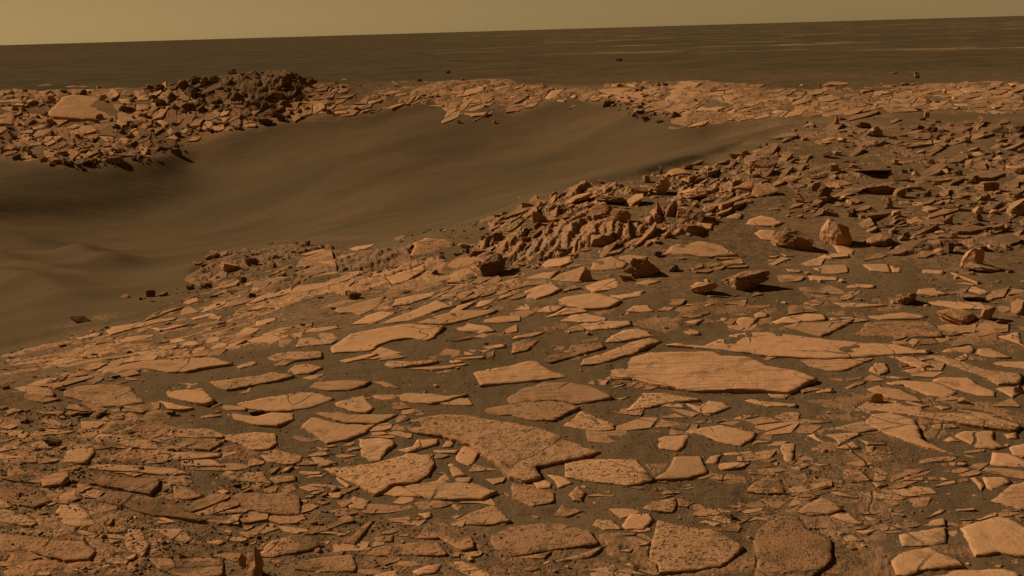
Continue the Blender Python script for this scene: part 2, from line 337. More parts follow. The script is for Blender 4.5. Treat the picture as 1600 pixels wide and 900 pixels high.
# ------------------------------------------------------------------ what the photograph shows: outlines (4x zoom of a tile, or X = whole picture), texture | label | short reference
SLAB_TXT = '''
A s|630,535 650,510 900,452 1330,430 1420,460 1455,470 1250,500 1150,522 1040,525 950,505 840,510 680,545|long bowed smooth slab with a pointed right tip, lower left of the crater|the long bowed slab
A p|400,640 480,612 700,595 815,615 850,665 905,715 620,740 520,705 405,670|broad pitted slab below the long bowed slab near the left edge|the broad pitted left slab
A s|890,590 1230,590 1300,660 1335,700 1280,720 1180,705 1060,675 950,635|smooth four-sided slab tapering to the right beside the broad pitted left slab|
A p|1310,585 1600,548 1710,522 1840,545 1750,575 1600,602 1420,637 1365,625
A p|85,625 200,600 310,625 340,655 330,675 180,660
A p|60,640 170,655 380,690 270,715 180,700
A s|905,705 1000,698 1100,725 1215,748 1130,757 1050,752 1020,722
A s|880,768 990,755 1110,775 1120,790 960,782
A s|655,270 700,240 870,215 1110,175 1100,190 870,240 730,280 690,290|narrow slanting slab along the sand edge at left|the slanting slab by the sand
A s|740,325 800,305 960,288 960,302 830,335 760,338
A p|850,385 1000,360 1105,350 1110,370 950,402 870,405
A s|470,310 610,275 640,280 600,305 510,322
A l|330,490 560,445 850,405 870,415 700,440 560,470 420,490
A s|945,250 1100,230 1180,225 1090,250 1000,270
A l|960,345 1100,320 1330,255 1410,225 1300,268 1150,314
A s|1190,190 1330,150 1350,165 1220,195
A s|1300,185 1340,165 1400,175 1370,200
A p|290,540 420,525 550,540 440,555
A s|1360,735 1450,725 1540,745 1540,762 1420,762
B s|-130,720 0,695 150,665 280,645 400,655 490,690 350,740 200,765 60,765 -40,750|pale lens-shaped slab above the dark crevice at centre left|the lens-shaped slab
B s|-240,790 -150,778 0,800 100,775 235,785 240,815 130,860 0,850 -120,825
A l|1480,490 1560,460 1600,455 1600,475 1500,500
B s|485,150 510,125 720,70 810,50 790,85 720,140 650,165 600,150
B s|850,110 870,70 1000,40 1140,20 1100,50 950,100
B s|600,225 700,165 780,145 880,148 800,190 740,215
B s|770,220 900,170 1010,130 1130,75 1190,95 1220,110 1100,150 960,200|long smooth slab slanting up to the right, above the wide ledge slab|the slanting centre slab
B s|1210,150 1260,110 1370,85 1330,110 1270,145
B s|1370,120 1400,80 1500,60 1480,90 1420,112
B s|1000,215 1180,160 1270,138 1510,135 1450,165 1300,200 1180,225 1050,220
B s|470,370 590,285 760,250 960,222 1180,235 1150,270 1110,310 1060,325 950,310 850,320 770,350 720,385 600,395 480,400|wide smooth ledge slab with a shadowed right end left of a sand patch|the wide ledge slab
B s|1190,240 1330,220 1440,235 1500,265 1400,282 1300,272
B s|1420,365 1560,345 1555,365 1460,378
B p|65,435 130,405 250,395 410,395 412,430 250,452 110,460
B p|240,370 275,315 360,305 390,320 500,320 480,345 330,360
B s|300,280 360,250 510,235 525,248 430,270
B s|40,290 150,250 240,235 200,275 100,300
B s|0,210 120,180 130,195 60,225 0,235
B s|495,450 560,440 720,408 765,410 700,435 560,465
B p|755,455 810,425 890,412 950,430 860,442
B p|800,480 830,455 1000,455 1120,445 1140,460 1000,478 850,500
B s|940,500 1100,490 1310,468 1325,475 1200,500 1100,515
B s|1170,455 1270,448 1300,458 1230,464
B s|1240,440 1330,430 1430,422 1425,435 1300,446
B p|200,510 240,480 330,472 415,495 340,530 250,540
B l|250,605 380,585 560,575 720,580 680,605 590,635 430,635 330,620
B s|730,585 800,580 910,622 820,620
B s|490,720 570,685 670,660 700,700 740,750 690,778 590,765 510,740|small kite-shaped slab with a peaked top between larger slabs|the kite-shaped slab
B s|720,662 860,658 1050,655 1200,670 1310,665 1200,700 1090,720 950,710 800,700 750,690
B s|370,780 500,760 580,790 890,790 750,845 560,840 450,810
B s|280,865 340,800 450,830 560,850 750,850 690,900 560,945 440,970 380,930
C l|-240,530 -170,505 0,480 100,455 170,460 240,510 350,550 200,570 0,590 -200,605 -220,575|pale slab split lengthwise by a crack, left of the largest slab|the split centre slab
X p|597,668 640,655 690,645 745,648 800,658 850,668 900,690 938,705 905,715 838,728 845,745 820,750 795,742 775,722 735,694 690,680 650,675|very large pitted wedge slab in the middle foreground pointing right|the large pitted wedge slab
C l|-40,690 60,630 200,588 350,585 480,610 590,650 630,680 500,705 400,715 280,695 130,705 0,720|domed slab with ribbed surface above the large pitted wedge|the ribbed domed slab
C p|-200,760 -60,735 100,715 230,702 330,708 430,742 330,790 260,825 130,825 0,790 -130,785
C s|75,20 130,0 240,-40 310,0 240,40 150,68 90,55
C s|10,135 80,100 110,105 125,135
C s|240,100 330,55 500,28 600,50 690,75 600,120 450,125 330,105|smooth rounded slab with dark crack below it, centre|the smooth rounded centre slab
C s|600,45 700,30 830,15 800,45 690,65
C s|130,150 230,110 330,112 260,150
C l|200,185 330,125 440,122 480,145 370,160
C s|300,205 370,170 470,155 590,185 590,205 450,212
C l|370,240 450,218 600,205 740,200 750,225 650,245 500,260
C s|580,340 620,295 700,262 790,250 860,270 890,295 800,310 700,330
C l|430,480 440,440 580,400 760,330 860,312 935,325 850,355 780,395 650,440 540,470|long curved slab with a crack along it, just above the largest slab|the long curved slab
C r|160,450 260,415 380,400 440,405 380,430 240,465
C r|320,400 370,360 570,335 580,365 490,395 420,415
X l|916,592 917,587 925,587 927,581 947,579 950,569 975,560 1017,550 1062,549 1110,548 1128,554 1175,558 1200,570 1237,576 1277,589 1257,599 1232,610 1180,608 1100,608 1075,607 1020,598 988,590 950,592|largest slab of all, broad smooth plate with one tiny dark stone hole|the largest slab
X s|1040,538 1060,536 1100,540 1140,523 1165,519 1200,518 1290,530 1300,531 1400,537 1432,546 1455,545 1452,550 1410,552 1350,556 1295,560 1250,558 1200,555 1160,550 1130,546 1100,544|long pale slab lying behind the largest slab and reaching further right|the long slab behind it
D l|110,438 300,440 500,440 660,434 560,480 480,512 400,515 280,490 130,460
C p|720,765 820,655 960,655 1180,695 1000,710 860,745|pitted triangular slab with shadowed lower edge below the largest slab|the pitted triangular slab
C l|1090,720 1180,740 1230,700 1330,715 1370,745 1270,780 1190,785
C p|320,860 430,765 520,800 640,850 640,880 540,890
X s|1062,675 1095,668 1128,663 1180,675 1178,682 1157,696 1125,690 1100,680
C s|605,625 720,592 690,612
C s|1445,705 1490,690 1600,710 1780,722 1780,735 1600,740
C s|1070,270 1110,255 1170,265 1180,285 1110,292
C s|710,145 760,110 850,105 890,145 800,148
C s|20,300 130,280 215,270 140,300 0,320
C r|0,345 80,320 170,325 100,385 0,405
C s|1070,210 1130,200 1200,195 1150,225
C s|1270,205 1300,180 1360,190 1340,205
C s|1390,195 1450,180 1540,190 1500,230 1430,260 1420,225
C s|1500,165 1560,145 1600,160 1600,180 1530,185
D s|20,210 100,180 250,160 350,165 360,195 220,210 60,222
D s|90,240 210,214 380,208 540,192 520,210 430,255 330,297 220,270|smooth slab with dark cleft beneath its right side, above the long slab|the cleft smooth slab
D s|385,185 540,180 545,190 390,202
D r|540,290 620,215 850,205 1000,208 1060,240 1100,300 850,300 650,300|broad rough trapezoid slab with streaked face on the right|the rough trapezoid slab
D s|590,170 700,170 850,150 1000,175 930,190 700,195
D s|400,90 560,92 750,105 600,120 480,120
D s|930,35 940,5 1050,0 1120,35 1040,45
D s|1200,5 1300,-10 1400,25 1330,32
D s|930,90 1050,75 1330,90 1410,135 1200,130 1080,110
D s|1090,400 1130,375 1270,358 1290,380 1280,405 1150,400
D s|1295,410 1320,375 1400,375 1520,430 1400,430
D p|1010,420 1100,420 1280,480 1400,510 1580,530 1590,560 1570,590 1440,597 1350,550 1200,495|long slab running down to the right edge of the photo|the long right slab
D s|1350,460 1500,455 1680,460 1700,510 1500,490
D l|740,425 930,430 990,475 980,510 900,480 820,445
D l|630,515 670,465 740,470 755,520 700,545
D s|700,555 770,548 890,562 820,568
D s|735,590 860,575 1050,588 1180,645 1110,685 1000,665 850,600 780,605
D s|1030,575 1100,555 1250,560 1330,605 1420,640 1420,675 1310,665 1180,630|smooth slab overlapping its left neighbour below the long right slab|the smooth overlapping slab
D s|1425,625 1500,615 1640,620 1600,650 1530,680
D s|480,625 540,590 620,578 590,600 510,628
D s|320,640 400,620 420,645 230,662
D s|620,630 690,605 830,630 930,680 970,710 850,700 740,680
D p|610,715 650,700 800,700 860,735 960,740 1000,770 1400,790 1580,850 1540,880 1200,840 950,800 700,770 520,800 560,745|very long low pitted slab stretching towards the right edge|the very long right slab
D s|830,690 1010,735 960,742 880,720
X l|1352,660 1362,647 1390,644 1432,655 1437,675 1440,686 1465,697 1492,709 1450,699 1415,688 1385,676|fan-shaped ribbed slab with a long tail pointing down right|the fan-shaped slab
D s|1030,740 1080,730 1150,745 1090,760
D s|1170,760 1240,765 1480,800 1360,798
D p|1000,865 1050,845 1160,850 1200,870 1060,882
D p|130,850 180,820 250,820 400,835 260,845 200,855
D l|370,880 600,830 700,880 560,900
D l|0,660 150,665 110,690 20,680
D l|0,715 180,720 170,740 0,735
D s|1440,300 1520,280 1570,275 1600,360 1530,330
E p|590,40 620,15 800,15 930,50 1030,105 900,105 750,80 620,70
E p|1040,65 1140,30 1300,20 1390,60 1310,108 1150,95
E s|990,135 1150,125 1390,130 1380,150 1170,168 1040,175
E s|950,195 1150,172 1310,167 1410,208 1150,210
E l|370,180 400,120 450,100 600,90 585,130 540,185 480,190
E l|500,215 560,195 900,210 1100,225 1200,260 1000,265 880,248 640,238
E r|400,290 410,260 540,245 760,285 1000,290 990,330 940,385 800,360 600,320 480,310|long speckled slab with dark lower edge at lower left|the long speckled slab
E r|590,425 690,370 800,375 930,400 1100,450 1285,545 1130,535 960,520 780,465|pointed leaf-shaped rough slab at lower left, shadow along its lower edge|the leaf-shaped slab
E l|340,510 380,455 500,450 540,490 605,580 480,590 400,570|squarish slab of slanting layers at lower left|the layered lower left slab
E p|-40,490 0,470 120,505 230,550 235,570 190,590 100,570 0,555
E p|0,410 80,460 30,475 -40,450
E r|-40,620 0,625 250,655 400,680 540,680 600,740 560,790 400,800 200,760 0,740|broad reddish rough slab in the bottom left corner|the reddish corner slab
E r|-40,345 200,340 330,425 210,475 80,450 0,405
E p|780,600 880,610 935,700 900,770 800,740 780,700
E p|930,605 1060,605 1130,605 1200,660 1170,690 1060,660
E r|930,790 1250,780 1390,790 1390,890 1200,920 1000,860
E s|1270,690 1370,675 1410,685 1370,705
E p|1480,300 1540,250 1640,250 1700,320 1600,312
E s|1360,370 1400,358 1440,370 1400,388
E p|1310,20 1450,15 1600,0 1720,10 1730,70 1690,105 1580,110 1480,65
F p|25,150 50,115 130,105 220,135 290,150 270,185 200,198 80,185
E p|-20,-10 150,-15 190,10 150,42 60,25
E p|185,80 240,55 360,45 340,90 230,110
E s|440,610 540,615 620,635 590,665
E s|650,690 680,665 760,680 700,695
E r|1080,340 1150,340 1280,400 1180,420 1090,410
F p|415,225 560,210 760,180 950,130 1110,130 1115,200 1080,270 1000,310 860,325 780,370 740,385 600,310 500,260|large flat speckled slab with a straight lower left edge, bottom centre|the large speckled slab
F s|750,385 860,330 915,337 1040,400 870,400
F l|928,337 1130,302 1180,250 1230,310 1360,317 1510,365 1410,415 1062,410|ribbed slab with straight dark front edge right of the large speckled slab|the straight-edged slab
F s|1200,200 1240,195 1320,268 1230,278
F s|1230,285 1350,283 1330,313 1260,305
F l|640,45 760,30 860,50 870,70 810,110 780,170 720,178 660,150 650,100|small scalloped tooth-shaped stone above the large speckled slab|the tooth-shaped stone
F s|880,110 980,90 1010,45 1140,40 1130,70 1040,100 960,125
F s|1160,95 1220,25 1240,40 1220,90
F s|1250,155 1310,80 1390,125 1340,205 1270,185
F s|1060,112 1270,110 1250,130 1130,127
F p|80,290 120,270 250,270 250,300 130,318
F s|230,240 400,245 410,258 300,265
F s|-20,280 80,320 0,330
F s|330,140 420,160 510,190 400,215
F r|-200,420 -100,380 0,380 200,380 270,400 275,515 150,510 0,490 -120,470|squarish rough slab with a straight right edge at lower left|the squarish rough slab
F s|430,385 520,370 540,385 520,412 440,405
F s|570,430 610,400 720,425 680,480 580,475|small pale block casting a dark shadow on its right, bottom centre|the small pale block
F s|680,485 760,480 740,498
F s|260,345 330,330 420,355 340,370
F s|280,325 400,320 560,340 590,360 420,345
F s|490,270 590,330 570,345 500,290
F p|1215,470 1230,440 1300,465 1270,490
F r|1250,550 1350,500 1480,455 1520,480 1590,550 1450,580 1320,575
F r|1000,665 1080,570 1180,560 1350,650 1360,720 1280,730 1150,660
F r|730,660 860,640 850,680 760,685
F r|470,655 600,650 700,560 740,550 620,700 550,690
F r|90,680 290,635 430,705 280,745 100,780 20,770
F r|205,820 400,780 600,765 625,860 400,870 240,855|flat rough slab at the bottom edge left of centre|the flat bottom slab
F r|640,760 760,720 1000,690 1130,680 1190,760 1000,770 760,775
F p|1180,810 1290,800 1420,860 1600,930 1500,940 1300,880
F l|980,870 1080,830 1160,820 1140,870 1020,895
F p|740,890 880,860 900,920 760,930
F s|1010,510 1090,500 1100,525 1060,540
G p|330,190 380,172 780,165 830,230 895,290 800,320 720,330 600,315 330,280|pitted slab with rounded lower edge right of the wedge tip|the pitted boat-shaped slab
G s|990,205 1010,150 1180,145 1200,195 1230,250 1100,285 890,292 960,245
G s|890,45 950,25 1110,20 1080,80 1040,115 920,100
G s|1210,190 1240,150 1310,140 1270,190
G s|1260,205 1330,190 1490,190 1440,215 1290,240
G s|1320,130 1510,120 1480,135 1330,145
G p|820,475 900,425 1020,410 1030,440 1000,495 880,490
G r|1035,420 1060,415 1140,440 1100,470 1040,460
G s|690,590 740,510 860,505 885,545 820,605 720,605
G p|880,680 910,550 1090,590 1250,605 1350,650 1445,715 1400,760 1310,840 1150,855 920,875 910,820 855,790 865,720|big pale slab full of dark pits at bottom right of centre|the big pitted foreground slab
G r|0,320 150,348 265,375 260,435 130,465 0,410
G s|130,315 200,295 250,320 240,345 160,348
G s|220,265 310,275 385,315 290,345 270,300
G r|350,390 410,335 460,380 440,430 380,430
G r|265,520 310,450 450,490 340,530
G r|0,580 250,560 480,610 540,690 400,710 200,735 0,770 -150,700 -120,630|broad flat cracked slab at the bottom centre|the broad cracked slab
G r|0,790 250,742 200,790
G r|270,800 400,770 600,700 480,780 300,805
G p|500,580 530,545 640,555 690,605 580,610
G r|0,810 100,820 180,850 120,870 0,840
G s|690,830 740,805 790,850
G p|490,880 560,870 750,885 760,930 520,930
G s|660,740 760,730 740,748
G s|780,710 860,680 860,700
G r|1460,370 1520,310 1600,270 1680,290 1710,380 1600,385
H r|-90,680 -60,600 0,560 80,525 190,525 240,600 400,670 400,800 340,850 250,920 -90,920 -60,800|very rough corroded slab at the bottom edge, dark holes all over|the corroded slab
H s|70,95 90,65 175,70 160,150 145,195 110,180|lone upright tapering slab on open sand at right|the lone tapering slab
H s|240,20 290,5 360,65 310,50
H s|340,15 560,0 580,15 440,80 420,40
H s|430,100 530,60 580,95 500,105
H s|565,40 640,60 740,70 620,80
H s|610,90 670,85 660,125 620,115
H s|130,225 210,195 270,205 200,235
H s|260,190 390,200 330,210
H r|470,280 475,235 510,225 600,250 650,300 520,310
H r|400,310 470,295 480,320
H s|650,310 750,325 680,345
H l|180,500 250,440 330,410 390,420 470,480 380,508 280,520
H l|380,530 430,508 510,502 600,570 530,585 470,570
H s|540,620 680,605 620,640
H s|455,665 520,640 600,680 500,680
H s|420,615 490,630 450,640
H r|480,705 560,725 520,735
H s|390,375 450,372 570,410 450,395
H s|590,520 710,552 640,550
H s|910,580 1040,545 1105,540 1105,580
H l|840,710 820,640 960,610 1110,595 1115,690 960,710|rectangular slab with vertical stripes above the bottom right slabs|the striped rectangular slab
H s|770,800 830,755 960,720 1030,720 1060,750 1190,785 1230,830 1080,845 960,860 860,895 800,890|smooth pale slab with black shadow line under its front, bottom right|the shadow-edged slab
H s|1205,595 1320,560 1440,530 1500,540 1590,580 1700,640 1720,770 1600,770 1450,745 1300,765 1260,690|large smooth pale slab cut by the right edge, near the bottom|the large right edge slab
H s|960,905 1010,870 1200,860 1480,855 1560,870 1590,910 1500,950 1000,950
H s|1170,20 1230,-10 1410,-10 1410,50 1500,90 1430,102 1320,95 1250,65
H s|1090,50 1140,28 1170,40 1210,55 1130,60
H s|1510,95 1600,70 1660,80 1660,150 1590,155 1530,140
H s|1470,10 1560,0 1560,35 1500,40
H s|1395,200 1400,125 1500,130 1600,170 1660,190 1640,220 1450,210
H s|1050,195 1100,178 1250,190 1230,208 1100,205
H s|1330,240 1360,220 1500,227 1640,248 1640,298 1480,275
H s|1265,285 1300,280 1365,325 1330,360
H s|1340,282 1480,282 1515,308 1400,360 1370,345
H l|1390,430 1450,380 1520,325 1600,308 1660,305 1680,480 1580,480 1500,460|layered slab cut by the right edge with shadow below|the layered right edge slab
H s|980,540 1090,480 1110,490 1050,510
H s|1110,485 1300,475 1290,485 1180,492
H l|1190,545 1310,540 1430,500 1435,525 1330,550
H s|1400,830 1470,825 1450,840
# middle distance
J p 20|960,695 1000,610 1060,585 1180,595 1240,620 1230,660 1100,690 990,705|upturned speckled slab standing out of the crater edge rubble|the upturned slab
J s|200,930 300,850 420,805 600,790 690,795 560,850 430,895 330,920|smooth pointed slab with a dark shadow under its right edge, above centre left|the pointed shadowed slab
J s|930,645 1015,605 1000,635 940,655
J s|370,730 420,710 510,720 500,745 410,745
J l|810,830 1000,770 1060,745 1050,790 950,850 850,880
J s|270,690 420,655 470,665 330,695
J s|580,655 640,635 740,625 700,650 640,662
K s|940,690 990,640 1080,605 1200,610 1330,640 1415,690 1230,705 1090,690|smooth pale drift-like slab below the rocky ridge|the smooth drift-like slab
K s|1340,460 1370,435 1440,435 1420,465
K s|1460,500 1480,470 1560,445 1640,460 1700,490 1640,515
K s|1150,480 1220,455 1270,490 1240,530 1170,520
K s|490,780 510,730 620,700 720,740 700,770 560,790
K s|650,705 740,690 850,700 840,730 740,742
K s|170,770 220,720 370,700 380,730 300,760
K s|1110,890 1150,860 1220,840 1260,890 1180,905
K l|230,850 300,810 460,760 470,830 430,855
K s|450,890 560,850 650,835 680,860 650,900 520,920
K s|70,840 200,800 300,790 240,840
K s|770,870 860,845 930,855 850,880
K s|1510,555 1560,535 1660,540 1640,600 1560,590
L s|400,620 440,610 540,660 530,690 440,680
L s|580,745 750,750 770,800 640,790|flat pale slab in open sand left of a cracked neighbour, right field|the flat field slab
L s|760,760 830,770 830,800 775,800
L s|110,780 210,790 210,800 130,795
L s|240,755 330,775 330,790 300,785
L s|250,820 440,830 440,850 270,850
L s|480,870 670,880 660,897 490,895
L s|310,710 360,690 410,715
L s|0,705 70,695 60,710
L s|80,685 170,700 110,702
L l|1140,800 1200,812 1330,860 1310,870 1170,825|stick-like narrow stone below the round boulder at right|the stick-like stone
L s|960,780 1100,790 1090,810 970,805
L s|840,470 930,455 1010,485 900,495
L s|1000,510 1070,520 1120,550 1050,555
L s|1060,465 1150,480 1130,495 1070,485
L s|880,400 1000,385 1090,400 1000,420
L s|1250,60 1330,45 1370,65 1290,72
L s|1390,85 1450,70 1500,95 1400,100
L s|1480,135 1600,135 1600,155 1490,150
# far rim
M s 11|300,705 390,605 450,590 610,605 690,660 745,710 660,745 520,745 330,725|big smooth trapezoid slab leaning on the far left rim|the far trapezoid slab
M s 10|130,680 240,655 290,690 260,745 210,725
M s|0,720 50,690 95,710 80,775 0,770
M s|0,790 50,800 0,840 -40,820
M s|700,780 740,745 800,740 805,785 760,800
M s|850,640 940,630 930,690 850,690
M s|980,760 1010,740 1070,770 1030,795
M s|1040,820 1070,795 1110,825 1060,850
M s|1130,820 1170,795 1190,820 1150,835
M s|770,590 770,565 830,560 820,595
M s|740,620 820,615 830,650 760,645
M s|860,600 930,590 935,625 860,625
M s|240,575 320,560 290,600
M s|0,570 80,560 60,590 0,600
M s|0,620 130,615 160,635 0,640
M s|170,640 200,580 230,630
M s|190,850 240,815 330,805 310,840 220,860
M s|200,790 300,775 280,800 210,810
M s|410,800 470,775 530,780 460,805
M s|530,560 590,555 610,575 540,580
M s|800,850 850,810 880,815 880,860
M s|810,820 850,795 870,805 830,822
N s 3|560,600 600,575 710,555 680,590 620,605|bright slab on the middle far rim right of the dark hump|the bright far rim slab
N s|500,555 560,545 590,555 560,580 520,580
N s|460,715 500,695 590,680 580,705 480,720
N s|1300,710 1330,680 1400,655 1450,680 1440,720 1350,725|orange slab at the sand edge below the far rim centre|the orange sand-edge slab
N s|1250,605 1280,575 1380,535 1440,540 1420,570 1330,595
N s|210,610 240,585 310,590 280,610
N s|1060,660 1180,655 1170,665
N s|640,695 690,675 740,685 660,705
N s|790,675 930,640 960,640 850,680
N s|440,560 470,540 490,550 460,575
N s|1490,550 1600,525 1600,540 1510,560
N s|270,655 350,645 330,665 280,665
N s|400,640 470,625 500,640 430,650
N s|690,640 780,615 800,625 720,650
N s|860,590 940,575 960,590 890,602
O s|1150,690 1200,655 1300,635 1415,625 1380,655 1290,690|broad orange slab on the far right rim|the broad far right slab
O s|1095,795 1130,775 1240,750 1200,780
O s|210,610 240,570 330,555 290,595 240,620
O s|60,650 110,605 160,600 120,635
O s|280,630 310,605 350,610 330,635
O s|365,610 390,590 410,590 395,612
O s|540,595 580,585 640,590 600,605
O s|710,525 760,515 820,512 770,540
O s|860,590 900,575 950,590 910,605
O s|1060,700 1090,685 1140,695 1110,715
O s|1350,700 1390,675 1410,690 1380,715
O s|620,530 680,518 660,545
O s|0,560 40,535 80,520 70,540
P s|110,610 170,580 240,575 220,610 150,625|pale slab on the right far rim left of a sand tongue|the sand tongue slab
P s|300,640 310,610 400,590 480,610 400,630
P s|640,572 720,565 790,580 700,588
P s|840,570 900,555 960,562 900,578
P s|1020,600 1090,590 1150,605 1070,612
P s|1200,560 1270,550 1310,565 1240,575
P s|1350,700 1420,690 1500,700 1430,712
P s|1160,650 1230,640 1290,655 1200,662
P s|1500,520 1560,510 1590,525 1520,535
P s|540,560 600,555 660,562 590,572
P s|20,700 80,680 140,690 90,712
'''
